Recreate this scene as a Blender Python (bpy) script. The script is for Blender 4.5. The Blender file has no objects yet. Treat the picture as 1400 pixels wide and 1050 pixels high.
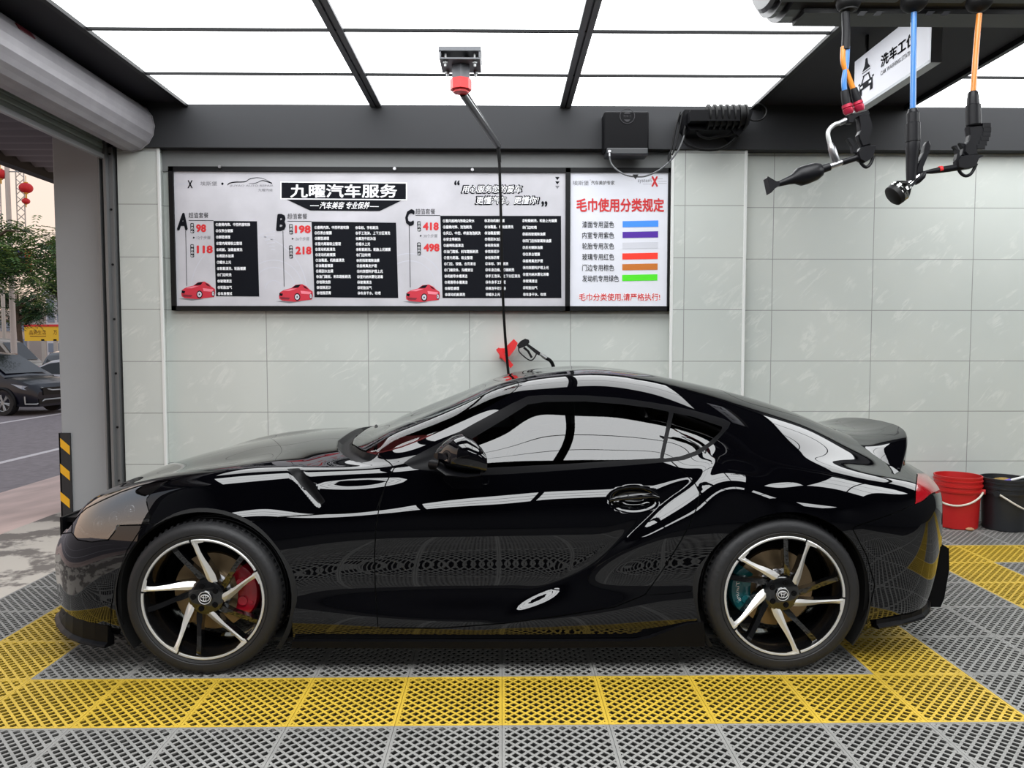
import bpy, bmesh, math, random
import numpy as np
from mathutils import Vector, Matrix

# ------------------------------------------------------------------ camera
FPX = 1020.0                                   # focal length in pixels of the 1400 px wide frame
CAM = np.array([0.0, 0.0, 1.42])
PITCH = math.atan(55.0 / FPX)                  # looking slightly down
YAW = math.atan(14.0 * math.cos(PITCH) / FPX)  # and a touch to the right
cR = np.array([math.cos(YAW), -math.sin(YAW), 0.0])
cF = np.array([math.sin(YAW) * math.cos(PITCH), math.cos(YAW) * math.cos(PITCH), -math.sin(PITCH)])
cU = np.cross(cR, cF)
scene = bpy.context.scene
COL = scene.collection
cam_data = bpy.data.cameras.new('camera')
cam_data.sensor_width = 36.0
cam_data.lens = FPX / 1400.0 * 36.0
cam_data.clip_start = 0.05
cam_data.clip_end = 500
cam = bpy.data.objects.new('camera', cam_data)
COL.objects.link(cam)
cam.matrix_world = Matrix(((cR[0], cU[0], -cF[0], CAM[0]), (cR[1], cU[1], -cF[1], CAM[1]),
                           (cR[2], cU[2], -cF[2], CAM[2]), (0, 0, 0, 1)))
scene.camera = cam

# ------------------------------------------------------------------ world, sun, exposure
scene.view_settings.view_transform = 'Standard'
scene.view_settings.look = 'None'
scene.view_settings.gamma = 1.0
scene.view_settings.use_curve_mapping = False
scene.view_settings.exposure = 0.0
scene.cycles.max_bounces = 8
scene.cycles.diffuse_bounces = 4
scene.cycles.glossy_bounces = 5
scene.cycles.transparent_max_bounces = 12
scene.cycles.sample_clamp_indirect = 6.0
scene.cycles.caustics_reflective = False
scene.cycles.caustics_refractive = False
PANEL_LIGHT = 4.6                              # luminance of the ceiling light panels over the car
BAY_LIGHT = 8.8                                # and of the brighter ones over the neighbouring bays
world = bpy.data.worlds.new('evening sky')
scene.world = world
world.use_nodes = True
wn = world.node_tree
wn.nodes.clear()
w_out = wn.nodes.new('ShaderNodeOutputWorld')
w_bg = wn.nodes.new('ShaderNodeBackground')
w_tc = wn.nodes.new('ShaderNodeTexCoord')
w_sep = wn.nodes.new('ShaderNodeSeparateXYZ')
w_rmp = wn.nodes.new('ShaderNodeValToRGB')
wn.links.new(w_tc.outputs['Generated'], w_sep.inputs[0])
wn.links.new(w_sep.outputs['Z'], w_rmp.inputs[0])
wn.links.new(w_rmp.outputs[0], w_bg.inputs[0])
wn.links.new(w_bg.outputs[0], w_out.inputs[0])
e = w_rmp.color_ramp.elements
e[0].position, e[0].color = 0.0, (1.0, 0.74, 0.58, 1)
e[1].position, e[1].color = 0.55, (0.62, 0.68, 0.78, 1)
m_ = e.new(0.22); m_.color = (0.95, 0.80, 0.70, 1)
w_bg.inputs[1].default_value = 1.12


def P(px, py, Y):
    """point on the plane y = Y seen at photo pixel (px, py)"""
    d = cR * ((px - 700.0) / FPX) + cU * ((525.0 - py) / FPX) + cF
    return CAM + d * (Y / d[1])


def PZ(px, py, Z):
    d = cR * ((px - 700.0) / FPX) + cU * ((525.0 - py) / FPX) + cF
    return CAM + d * ((Z - CAM[2]) / d[2])


def proj(pts):
    q = np.asarray(pts, float) - CAM
    z = np.maximum(q @ cF, 0.05)
    return np.stack([700.0 + FPX * (q @ cR) / z, 525.0 - FPX * (q @ cU) / z], -1)


# ------------------------------------------------------------------ helpers
def lin(c):
    c = c / 255.0
    return c / 12.92 if c <= 0.04045 else ((c + 0.055) / 1.055) ** 2.4


def rgb(r, g, b):
    return (lin(r), lin(g), lin(b), 1.0)


MATS = {}


def mat(name, col=(0.5, 0.5, 0.5, 1), rough=0.5, metal=0.0, coat=0.0, emit=0.0, bump=0.0, bscale=40.0,
        var=0.0, vscale=6.0, spec=0.5, coat_rough=0.02):
    if name in MATS:
        return MATS[name]
    m = bpy.data.materials.new(name)
    m.use_nodes = True
    nt = m.node_tree
    b = nt.nodes['Principled BSDF']
    b.inputs['Base Color'].default_value = col
    b.inputs['Roughness'].default_value = rough
    b.inputs['Metallic'].default_value = metal
    b.inputs['Coat Weight'].default_value = coat
    b.inputs['Coat Roughness'].default_value = coat_rough
    b.inputs['Specular IOR Level'].default_value = spec
    if emit:
        b.inputs['Emission Color'].default_value = col
        b.inputs['Emission Strength'].default_value = emit
    if bump or var:
        tc = nt.nodes.new('ShaderNodeTexCoord')
        no = nt.nodes.new('ShaderNodeTexNoise')
        no.inputs['Scale'].default_value = bscale if bump else vscale
        no.inputs['Detail'].default_value = 5
        nt.links.new(tc.outputs['Object'], no.inputs['Vector'])
        if bump:
            bp = nt.nodes.new('ShaderNodeBump')
            bp.inputs['Strength'].default_value = bump
            bp.inputs['Distance'].default_value = 0.01
            nt.links.new(no.outputs['Fac'], bp.inputs['Height'])
            nt.links.new(bp.outputs[0], b.inputs['Normal'])
        if var:
            n2 = nt.nodes.new('ShaderNodeTexNoise')
            n2.inputs['Scale'].default_value = vscale
            n2.inputs['Detail'].default_value = 6
            nt.links.new(tc.outputs['Object'], n2.inputs['Vector'])
            rp = nt.nodes.new('ShaderNodeValToRGB')
            rp.color_ramp.elements[0].position = 0.3
            rp.color_ramp.elements[1].position = 0.7
            rp.color_ramp.elements[0].color = tuple(max(0, c * (1 - var)) for c in col[:3]) + (1,)
            rp.color_ramp.elements[1].color = tuple(min(1, c * (1 + var)) for c in col[:3]) + (1,)
            nt.links.new(n2.outputs['Fac'], rp.inputs[0])
            nt.links.new(rp.outputs[0], b.inputs['Base Color'])
    MATS[name] = m
    return m


def glass_mat(name, tint, fres=1.5, rough=0.0):
    m = bpy.data.materials.new(name)
    m.use_nodes = True
    nt = m.node_tree
    nt.nodes.clear()
    o = nt.nodes.new('ShaderNodeOutputMaterial')
    mx = nt.nodes.new('ShaderNodeMixShader')
    fr = nt.nodes.new('ShaderNodeFresnel')
    fr.inputs[0].default_value = fres
    tr = nt.nodes.new('ShaderNodeBsdfTransparent')
    tr.inputs[0].default_value = tint
    gl = nt.nodes.new('ShaderNodeBsdfGlossy')
    gl.inputs['Roughness'].default_value = rough
    gl.inputs['Color'].default_value = (1, 1, 1, 1)
    nt.links.new(fr.outputs[0], mx.inputs[0])
    nt.links.new(tr.outputs[0], mx.inputs[1])
    nt.links.new(gl.outputs[0], mx.inputs[2])
    nt.links.new(mx.outputs[0], o.inputs[0])
    MATS[name] = m
    return m


def basis(d):
    d = np.asarray(d, float)
    d = d / np.linalg.norm(d)
    a = np.array([0, 0, 1.0]) if abs(d[2]) < 0.9 else np.array([1.0, 0, 0])
    u = np.cross(a, d); u /= np.linalg.norm(u)
    return u, np.cross(d, u), d


class MB:
    """collects shapes, then links them as ONE mesh object"""

    def __init__(s):
        s.v, s.f, s.m, s.sm = [], [], [], []

    def add(s, verts, faces, mi=0, smooth=False):
        o = len(s.v)
        s.v += [tuple(map(float, p)) for p in verts]
        for f in faces:
            s.f.append([o + i for i in f]); s.m.append(mi); s.sm.append(smooth)
        return s

    def box(s, lo, hi, mi=0, bev=0.0):
        (x0, y0, z0), (x1, y1, z1) = lo, hi
        return s.obox([(x0 + x1) / 2, (y0 + y1) / 2, (z0 + z1) / 2], (1, 0, 0), (0, 1, 0), (0, 0, 1),
                      (x1 - x0) / 2, (y1 - y0) / 2, (z1 - z0) / 2, mi, bev)

    def obox(s, c, ux, uy, uz, hx, hy, hz, mi=0, bev=0.0):
        c, ux, uy, uz = [np.asarray(a, float) for a in (c, ux, uy, uz)]
        if bev <= 0:
            vs = [c + ux * hx * a + uy * hy * b + uz * hz * d for a in (-1, 1) for b in (-1, 1) for d in (-1, 1)]
            fs = [(0, 1, 3, 2), (4, 6, 7, 5), (0, 4, 5, 1), (2, 3, 7, 6), (0, 2, 6, 4), (1, 5, 7, 3)]
            return s.add(vs, fs, mi)
        b = min(bev, hx * .9, hy * .9, hz * .9)
        # chamfered box: stack of three-axis inset faces
        bm = bmesh.new()
        bmesh.ops.create_cube(bm, size=2)
        for v in bm.verts:
            v.co = Vector((v.co.x * hx, v.co.y * hy, v.co.z * hz))
        bmesh.ops.bevel(bm, geom=bm.edges[:], offset=b, segments=2, affect='EDGES', profile=0.5)
        bm.verts.index_update()
        vs = [c + ux * v.co.x + uy * v.co.y + uz * v.co.z for v in bm.verts]
        fs = [[v.index for v in f.verts] for f in bm.faces]
        bm.free()
        return s.add(vs, fs, mi)

    def cyl(s, p0, p1, r0, r1=None, n=20, mi=0, caps=True, smooth=True):
        r1 = r0 if r1 is None else r1
        p0, p1 = np.asarray(p0, float), np.asarray(p1, float)
        u, w, d = basis(p1 - p0)
        vs, fs = [], []
        for p, r in ((p0, r0), (p1, r1)):
            for i in range(n):
                a = 2 * math.pi * i / n
                vs.append(p + u * math.cos(a) * r + w * math.sin(a) * r)
        s.add(vs, [(i, (i + 1) % n, n + (i + 1) % n, n + i) for i in range(n)], mi, smooth)
        if caps:
            s.add(vs, [list(range(n))[::-1], list(range(n, 2 * n))], mi, False)
        return s

    def lathe(s, c, axis, prof, n=32, mi=0, smooth=True, arc=(0, 2 * math.pi), up=None, closed=False):
        """prof: list of (radius, distance along axis)"""
        c = np.asarray(c, float)
        u, w, d = basis(axis)
        if up is not None:
            u = np.asarray(up, float); w = np.cross(d, u)
        full = abs(arc[1] - arc[0] - 2 * math.pi) < 1e-6
        k = n if full else n + 1
        vs = []
        for r, h in prof:
            for i in range(k):
                a = arc[0] + (arc[1] - arc[0]) * i / n
                vs.append(c + d * h + (u * math.cos(a) + w * math.sin(a)) * r)
        fs = []
        L = len(prof)
        for j in range(L if closed else L - 1):
            j2 = (j + 1) % L
            for i in range(n):
                i2 = (i + 1) % k
                fs.append((j * k + i, j * k + i2, j2 * k + i2, j2 * k + i))
        return s.add(vs, fs, mi, smooth)

    def tube(s, pts, r, n=10, mi=0, closed=False, caps=True, smooth=True):
        pts = [np.asarray(p, float) for p in pts]
        L = len(pts)
        rs = r if isinstance(r, (list, tuple)) else [r] * L
        vs, fs, u = [], [], None
        for i, p in enumerate(pts):
            a = pts[(i - 1) % L] if (closed or i > 0) else p
            b = pts[(i + 1) % L] if (closed or i < L - 1) else p
            d = (b - a) / max(1e-9, np.linalg.norm(b - a))
            if u is None:
                u = basis(d)[0]
            u = u - d * (u @ d); u /= np.linalg.norm(u)
            w = np.cross(d, u)
            for k in range(n):
                t = 2 * math.pi * k / n
                vs.append(p + (u * math.cos(t) + w * math.sin(t)) * rs[i])
        for i in range(L if closed else L - 1):
            j = (i + 1) % L
            for k in range(n):
                fs.append((i * n + k, i * n + (k + 1) % n, j * n + (k + 1) % n, j * n + k))
        s.add(vs, fs, mi, smooth)
        if caps and not closed:
            s.add(vs, [list(range(n))[::-1], list(range((L - 1) * n, L * n))], mi, False)
        return s

    def prism(s, poly, off, mi=0):
        """poly: planar 3D outline, off: extrusion vector"""
        poly = [np.asarray(p, float) for p in poly]
        off = np.asarray(off, float)
        n = len(poly)
        vs = poly + [p + off for p in poly]
        s.add(vs, [list(range(n)), list(range(2 * n - 1, n - 1, -1))], mi)
        s.add(vs, [(i, n + i, n + (i + 1) % n, (i + 1) % n) for i in range(n)], mi)
        return s

    def grid(s, G, mi=0, smooth=True, close_u=False, close_v=False, flip=False):
        G = np.asarray(G, float)
        a, b = G.shape[:2]
        fs = []
        for i in range(a if close_u else a - 1):
            for j in range(b if close_v else b - 1):
                i2, j2 = (i + 1) % a, (j + 1) % b
                q = (i * b + j, i2 * b + j, i2 * b + j2, i * b + j2)
                fs.append(q[::-1] if flip else q)
        return s.add(G.reshape(-1, 3), fs, mi, smooth)

    def ball(s, c, r, n=16, mi=0, sc=(1, 1, 1)):
        c = np.asarray(c, float)
        G = [[c + np.array(sc) * r * np.array([math.sin(a) * math.cos(b), math.sin(a) * math.sin(b), math.cos(a)])
              for b in np.linspace(0, 2 * math.pi, n, endpoint=False)] for a in np.linspace(0.02, math.pi - 0.02, n // 2 + 1)]
        return s.grid(G, mi, True, close_v=True)

    def build(s, name, mats, parent=None, fix=True, wn=False):
        me = bpy.data.meshes.new(name)
        me.from_pydata(s.v, [], s.f)
        if not isinstance(mats, (list, tuple)):
            mats = [mats]
        for m in mats:
            me.materials.append(m)
        me.polygons.foreach_set('material_index', s.m)
        me.polygons.foreach_set('use_smooth', s.sm)
        if fix:
            bm = bmesh.new(); bm.from_mesh(me)
            bmesh.ops.recalc_face_normals(bm, faces=bm.faces[:])
            bm.to_mesh(me); bm.free()
        me.update()
        if any(s.sm):
            me.set_sharp_from_angle(angle=math.radians(38))
        o = bpy.data.objects.new(name, me)
        COL.objects.link(o)
        if parent is not None:
            o.parent = parent
            o.matrix_parent_inverse = Matrix.Translation(-parent_loc(parent))
        return o


def parent_loc(o):
    # every parent in this scene is an unrotated Empty at the top, or a mesh whose world matrix is the identity
    return Vector(o.location) if o.parent is None else Vector((0, 0, 0))


def tag(o, label=None, cat=None, group=None, kind=None):
    if label: o['label'] = label
    if cat: o['category'] = cat
    if group: o['group'] = group
    if kind: o['kind'] = kind
    return o


def thing(name, label, cat, loc=(0, 0, 0), group=None):
    o = bpy.data.objects.new(name, None)
    o.empty_display_size = 0.1
    COL.objects.link(o)
    o.location = loc
    return tag(o, label, cat, group)


def struct(o, label=None):
    return tag(o, label, None, None, 'structure')


def smoothstep(a, b, x):
    t = np.clip((np.asarray(x, float) - a) / (b - a), 0, 1)
    return t * t * (3 - 2 * t)


def text_mesh(s, weight=0.0, shear=0.0):
    cu = bpy.data.curves.new('t', 'FONT')
    cu.body = s
    cu.size = 1.0
    cu.offset = weight
    cu.resolution_u = 2
    cu.shear = shear
    o = bpy.data.objects.new('t', cu)
    COL.objects.link(o)
    dg = bpy.context.evaluated_depsgraph_get()
    me = o.evaluated_get(dg).to_mesh()
    v = np.array([tuple(x.co) for x in me.vertices]) if len(me.vertices) else np.zeros((0, 3))
    f = [list(p.vertices) for p in me.polygons]
    o.evaluated_get(dg).to_mesh_clear()
    bpy.data.objects.remove(o); bpy.data.curves.remove(cu)
    return v, f



# ================================================================== THE ROOM
WALL_Y = 5.95
PIL_Y = 5.87
ZC = P(686, 148, WALL_Y)[2]                    # ceiling
ZB = P(686, 208, WALL_Y)[2]                    # lower edge of the dark band
FLOOR_X0, FLOOR_X1 = -2.8, 7.2

m_dark = mat('dark_grey_paint', rgb(40, 41, 44), 0.75, var=0.06, vscale=2)
m_ceil = mat('ceiling_dark_paint', rgb(34, 33, 40), 0.8)
m_frame = mat('black_aluminium', rgb(16, 17, 19), 0.45, 0.0, spec=.2)
m_bar = mat('grey_light_bar', rgb(74, 76, 80), 0.5)
m_glow = mat('light_panel_glow', (0.965, 0.985, 1.0, 1), 0.6, emit=PANEL_LIGHT)
m_glow2 = mat('bright_bay_panel_glow', (0.965, 0.985, 1.0, 1), 0.6, emit=BAY_LIGHT)
m_black = mat('matte_black', rgb(11, 11, 12), 0.55, spec=.3)
m_white = mat('white_plastic', rgb(225, 226, 224), 0.5)


def tile_material():
    m = bpy.data.materials.new('grey_marbled_wall_tile')
    m.use_nodes = True
    nt = m.node_tree
    L = nt.links.new
    N = nt.nodes.new
    b = nt.nodes['Principled BSDF']
    b.inputs['Roughness'].default_value = 0.42
    geo = N('ShaderNodeNewGeometry')
    sep = N('ShaderNodeSeparateXYZ')
    L(geo.outputs['Position'], sep.inputs[0])

    def math_(op, a, bv=None, c=None):
        n = N('ShaderNodeMath'); n.operation = op
        for i, x in enumerate((a, bv, c)):
            if x is None: continue
            if isinstance(x, (int, float)): n.inputs[i].default_value = x
            else: L(x, n.inputs[i])
        return n.outputs[0]
    along = math_('ADD', sep.outputs['X'], sep.outputs['Y'])      # works on walls of either direction

    def grout(coord, off, pitch, w):
        t = math_('FRACT', math_('DIVIDE', math_('SUBTRACT', coord, off), pitch))
        d = math_('ABSOLUTE', math_('SUBTRACT', t, 0.5))
        return math_('GREATER_THAN', d, 0.5 - w / pitch / 2)
    x0 = float(P(365, 500, WALL_Y)[0]) + WALL_Y
    px = float(P(642, 500, WALL_Y)[0] - P(365, 500, WALL_Y)[0]) / 2
    z0 = float(P(686, 563, WALL_Y)[2])
    pz = float(P(686, 424, WALL_Y)[2] - P(686, 563, WALL_Y)[2]) / 2
    g = math_('MAXIMUM', grout(along, x0, px, 0.0055), grout(sep.outputs['Z'], z0, pz, 0.0055))
    # slanting broken veins
    mp = N('ShaderNodeMapping'); mp.vector_type = 'TEXTURE'; mp.inputs['Rotation'].default_value = (0, math.radians(-42), 0)
    mp.inputs['Scale'].default_value = (1.6, 1.0, 0.36)
    L(geo.outputs['Position'], mp.inputs[0])
    n1 = N('ShaderNodeTexNoise'); n1.inputs['Scale'].default_value = 2.6; n1.inputs['Detail'].default_value = 7
    n1.inputs['Roughness'].default_value = 0.62; n1.inputs['Distortion'].default_value = 0.7
    L(mp.outputs[0], n1.inputs['Vector'])
    ridge = math_('SUBTRACT', 1.0, math_('MULTIPLY', math_('ABSOLUTE', math_('SUBTRACT', n1.outputs['Fac'], 0.5)), 26.0))
    n2 = N('ShaderNodeTexNoise'); n2.inputs['Scale'].default_value = 5.5; n2.inputs['Detail'].default_value = 3
    L(geo.outputs['Position'], n2.inputs['Vector'])
    mask = math_('MULTIPLY', math_('MAXIMUM', math_('SUBTRACT', n2.outputs['Fac'], 0.50), 0.0), 8.0)
    vein = math_('MULTIPLY', math_('MAXIMUM', ridge, 0.0), math_('MINIMUM', mask, 1.0))
    n3 = N('ShaderNodeTexNoise'); n3.inputs['Scale'].default_value = 0.9; n3.inputs['Detail'].default_value = 4
    L(geo.outputs['Position'], n3.inputs['Vector'])
    base = N('ShaderNodeValToRGB')
    base.color_ramp.elements[0].position = 0.3; base.color_ramp.elements[0].color = rgb(189, 195, 191)
    base.color_ramp.elements[1].position = 0.7; base.color_ramp.elements[1].color = rgb(202, 206, 201)
    L(n3.outputs['Fac'], base.inputs[0])
    mx = N('ShaderNodeMix'); mx.data_type = 'RGBA'
    mx.inputs['B'].default_value = rgb(222, 224, 219)
    L(math_('MULTIPLY', vein, 0.45), mx.inputs['Factor']); L(base.outputs[0], mx.inputs['A'])
    mx2 = N('ShaderNodeMix'); mx2.data_type = 'RGBA'
    mx2.inputs['B'].default_value = rgb(138, 140, 138)
    L(g, mx2.inputs['Factor']); L(mx.outputs['Result'], mx2.inputs['A'])
    L(mx2.outputs['Result'], b.inputs['Base Color'])
    bp = N('ShaderNodeBump'); bp.inputs['Strength'].default_value = 0.3; bp.inputs['Distance'].default_value = 0.004
    L(math_('SUBTRACT', n1.outputs['Fac'], g), bp.inputs['Height'])
    L(bp.outputs[0], b.inputs['Normal'])
    return m


m_tile = tile_material()
m_trim = mat('pale_corner_trim', rgb(222, 224, 222), 0.4)

# --- back wall, pilasters, dark band, corner trims
LX = float(P(150, 400, PIL_Y)[0])               # inner face of the left wall / shutter guide
xa0, xa1 = LX + 0.05, float(P(221, 400, PIL_Y)[0])
xb0, xb1 = float(P(918, 400, PIL_Y)[0]), float(P(1017, 400, PIL_Y)[0])
b = MB().box((LX, WALL_Y, -0.2), (FLOOR_X1, WALL_Y + 0.2, ZC + 0.1))
struct(b.build('wall_back', m_tile))
b = MB()
b.box((float(P(158, 400, 5.86)[0]) + .035, PIL_Y, -0.05), (xa1, WALL_Y + 0.02, ZB))
b.box((xb0, PIL_Y, -0.05), (xb1, WALL_Y + 0.02, ZB))
struct(b.build('wall_pilasters', m_tile))
n_ = 0
for x in (xa1, xb0, xb1):
    n_ += 1
    struct(MB().box((x - 0.012, PIL_Y - 0.006, 0.0), (x + 0.012, PIL_Y + 0.012, ZB), bev=0.004).build('trim_%d' % n_, m_trim))
struct(MB().box((LX - 0.2, PIL_Y - 0.03, ZB), (FLOOR_X1, WALL_Y + 0.05, ZC + 0.02)).build('wall_band', m_dark))
struct(MB().box((xa1, WALL_Y - 0.015, ZB - 0.16), (xb0, WALL_Y + 0.01, ZB)).build('trim_4', mat('wall_shade_grey', rgb(120, 122, 122), 0.6)))  # grey strip puts the shadow at the top of the wall into colour

# --- ceiling
struct(MB().box((LX - 0.25, -9.0, ZC), (FLOOR_X1, WALL_Y + 0.2, ZC + 0.15)).build('ceiling', m_ceil))
m_hall = mat('dark_hall_wall_paint', rgb(52, 53, 56), 0.7)
# --- other walls of the hall (mostly behind the camera, seen as reflections)
struct(MB().box((FLOOR_X1, -9.0, -0.2), (FLOOR_X1 + 0.2, WALL_Y + 0.2, ZC + 0.1)).build('wall_right', m_hall))
struct(MB().box((LX - 0.2, -9.2, -0.2), (FLOOR_X1 + 0.2, -9.0, ZC + 0.1)).build('wall_front', m_hall))
DOOR_Y0 = 1.0                                   # the shutter opening runs from here to the back wall
struct(MB().box((LX - 0.2, -9.0, -0.2), (LX, DOOR_Y0, ZC + 0.1)).build('wall_left', m_hall))
struct(MB().box((LX - 0.12, DOOR_Y0, 3.02), (LX, PIL_Y, ZC)).build('wall_header', m_dark))

# --- floor slab under the plastic grating
struct(MB().box((FLOOR_X0, -9.0, -0.3), (FLOOR_X1, WALL_Y, -0.12)).build('floor_slab', mat('shaded_wet_concrete', rgb(12, 12, 12), 0.8, var=0.3, vscale=4)))  # wet slab coloured near black for the shade down the grating holes

# --- plastic drain grating: one interlocked floor of 0.4 m panels, grey with a yellow ring per bay
T = 0.4
ROW0 = float(PZ(686, 991.5, 0.0)[1])            # front edge of the yellow front row
ROW1 = float(PZ(686, 925.0, 0.0)[1])
m_gg = mat('grey_plastic_grating', rgb(132, 131, 128), 0.5, var=0.10, vscale=7, bump=0.15, bscale=90)
m_gy = mat('yellow_plastic_grating', rgb(194, 162, 54), 0.45, var=0.10, vscale=6, bump=0.15, bscale=90)


def grate_panel():
    """one panel, corner at the origin; slanting ribs both ways inside a rim"""
    h, rim, pitch, w = 0.036, 0.0115, 0.0312, 0.0102
    b = MB()
    for (x0, y0, x1, y1) in ((0.0008, 0.0008, T - 0.0008, rim), (0.0008, T - rim, T - 0.0008, T - 0.0008),
                             (0.0008, rim, rim, T - rim), (T - rim, rim, T - 0.0008, T - rim)):
        b.box((x0, y0, -0.012), (x1, y1, 0))
    lo, hi = rim * 0.6, T - rim * 0.6
    s2 = math.sqrt(0.5)
    for di, (dx, dy) in enumerate(((s2, -s2), (s2, s2))):
        nx, ny = -dy, dx
        zt, zb = (-0.0005, -0.0075) if di == 0 else (-0.0012, -0.0085)
        k = -9
        for k in range(-9, 10):
            c = k * pitch
            ts = []
            ox, oy = T / 2 + nx * c, T / 2 + ny * c
            # clip the centre line to the square
            t0, t1 = -9, 9
            for o, d in ((ox, dx), (oy, dy)):
                ta, tb = (lo - o) / d, (hi - o) / d
                t0, t1 = max(t0, min(ta, tb)), min(t1, max(ta, tb))
            if t1 - t0 < 0.012: continue
            p0, p1 = np.array([ox + dx * t0, oy + dy * t0]), np.array([ox + dx * t1, oy + dy * t1])
            q = np.array([nx, ny]) * w / 2
            top = [p0 - q, p1 - q, p1 + q, p0 + q]
            bot = [p0 - q * .45, p1 - q * .45, p1 + q * .45, p0 + q * .45]
            vs = [(a[0], a[1], zt) for a in top] + [(a[0], a[1], zb) for a in bot]
            b.add(vs, [(0, 1, 2, 3), (0, 4, 5, 1), (2, 6, 7, 3), (1, 5, 6, 2), (3, 7, 4, 0)])
    return np.array(b.v), b.f


def build_floor():
    gv, gf = grate_panel()
    V, F, M = [], [], []
    n0 = 0
    ff = np.array([f for f in gf])
    i0, i1 = int(round(FLOOR_X0 / T)), int(round(FLOOR_X1 / T))
    for j in range(-5, 8):
        y = ROW0 + (ROW1 - ROW0) * j
        if y + T > WALL_Y + 0.3: continue
        for i in range(i0, i1):
            x = i * T
            # skip what lies behind the camera's view
            if y > -9 and y + T < 1.9 and abs(x) > 3.6: continue
            yellow = False
            for a0, a1 in ((-6, 5), (7, 18)):       # the yellow ring of each bay, in panels
                inside = a0 <= i < a1 and 0 <= j < 6
                ring = inside and (i in (a0, a1 - 1) or j in (0, 5))
                yellow = yellow or ring
            v = gv.copy(); v[:, 0] += x; v[:, 1] = v[:, 1] * ((ROW1 - ROW0) / T) + y
            V.append(v); F.append(ff + n0); M += [1 if yellow else 0] * len(ff)
            n0 += len(v)
    V = np.concatenate(V); F = np.concatenate(F)
    keep = V[:, 1].max()
    me = bpy.data.meshes.new('floor')
    me.from_pydata(V.tolist(), [], F.tolist())
    me.materials.append(m_gg); me.materials.append(m_gy)
    me.polygons.foreach_set('material_index', M)
    bm = bmesh.new(); bm.from_mesh(me)
    geom = bm.verts[:] + bm.edges[:] + bm.faces[:]
    bmesh.ops.bisect_plane(bm, geom=geom, plane_co=(0, PIL_Y - 0.002, 0), plane_no=(0, 1, 0), clear_outer=True)
    bmesh.ops.recalc_face_normals(bm, faces=bm.faces[:])
    bm.to_mesh(me); bm.free()
    o = bpy.data.objects.new('floor', me); COL.objects.link(o)
    struct(o)


build_floor()

# --- ceiling light panels
PX = [float(P(x, 147, WALL_Y - 0.03)[0]) for x in (260, 518, 768, 1025)]
PW = (PX[3] - PX[0]) / 3
RY = [WALL_Y - 0.06, float(PZ(700, 99, ZC)[1]), float(PZ(700, 38, ZC)[1])]
RP = (RY[0] - RY[2]) / 2


def light_array(label, x0, nx, y1, ny, glow=None):
    t = thing('ceiling_light', label, 'ceiling light', (x0 + nx * PW / 2, y1 - ny * RP / 2, ZC))
    y0 = y1 - ny * RP
    fr = MB()
    zt, zb = ZC - 0.001, ZC - 0.035
    x1 = x0 + nx * PW
    for (a, c) in ((x0 - 0.02, x0 + 0.015), (x1 - 0.015, x1 + 0.02)):
        fr.box((a, y0 - 0.02, zb), (c, y1 + 0.02, zt), 0)
    for (a, c) in ((y0 - 0.02, y0 + 0.015), (y1 - 0.015, y1 + 0.02)):
        fr.box((x0, a, zb), (x1, c, zt), 0)
    for j in range(1, ny):
        fr.box((x0, y0 + j * RP - 0.009, zb + 0.008), (x1, y0 + j * RP + 0.009, zt), 0)
    for i in range(1, nx):
        x = x0 + i * PW
        fr.box((x - 0.042, y0, zb + 0.004), (x - 0.006, y1, zt), 1)
        fr.box((x + 0.006, y0, zb + 0.004), (x + 0.042, y1, zt), 1)
        fr.box((x - 0.006, y0, zb + 0.016), (x + 0.006, y1, zt), 0)
    fr.build('light_frame', [m_frame, m_bar], t)
    for i in range(nx):
        for j in range(ny):
            MB().add([(x0 + i * PW + 0.01, y0 + j * RP + 0.005, ZC - 0.012), (x0 + i * PW + 0.01, y0 + (j + 1) * RP - 0.005, ZC - 0.012),
                      (x0 + (i + 1) * PW - 0.01, y0 + (j + 1) * RP - 0.005, ZC - 0.012), (x0 + (i + 1) * PW - 0.01, y0 + j * RP + 0.005, ZC - 0.012)],
                     [(0, 1, 2, 3)]).build('light_panel', glow or m_glow, t, fix=False)
    return t


AX0 = PX[0]
BX0 = float(P(1232, 147, WALL_Y - 0.03)[0])
N_ROWS = 3
light_array('large ceiling grid of glowing white panels above the black car', AX0, 3, RY[0], N_ROWS)
light_array('ceiling grid of glowing panels at the right behind the hanging hoses', BX0, 2, RY[0], N_ROWS)
for k_, where in ((1, 'in front of the car'), (3, 'at the far end of the hall')):
    y_ = RY[0] - k_ * (N_ROWS * RP + 1.3)
    light_array('glowing ceiling panel grid %s, over the driving lane' % where, AX0, 3, y_, N_ROWS, m_glow2)
    light_array('glowing ceiling panel grid %s, on the right side' % where, BX0, 2, y_, N_ROWS, m_glow2)

# ================================================================== THE BLACK COUPE
YC = 4.05                                       # plane of symmetry; w = distance from it towards the camera
HUB_F = P(278, 827, 3.15); HUB_R = P(1072, 823.5, 3.15)
WZ = 0.332                                      # hub height
XF, XR = float(HUB_F[0]), float(HUB_R[0])

m_paint = mat('black_car_paint', rgb(3, 3, 5), 0.4, 0.0, coat=1.0, coat_rough=0.0, spec=0.0)
m_paint.node_tree.nodes['Principled BSDF'].inputs['Coat IOR'].default_value = 1.6
m_satin = mat('black_satin_plastic', rgb(9, 9, 11), 0.4, spec=0.12)
m_rubber = mat('black_rubber_trim', rgb(10, 10, 12), 0.35, spec=0.08)
m_void = mat('unlit_black_lining', rgb(8, 8, 8), 0.9)
m_tint = glass_mat('tinted_side_glass', (0.05, 0.055, 0.06, 1), 1.58)
m_wind = glass_mat('windscreen_glass', (0.36, 0.40, 0.40, 1), 1.5)
m_lampglass = glass_mat('lamp_glass', (0.45, 0.45, 0.45, 1), 2.4)

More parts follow.
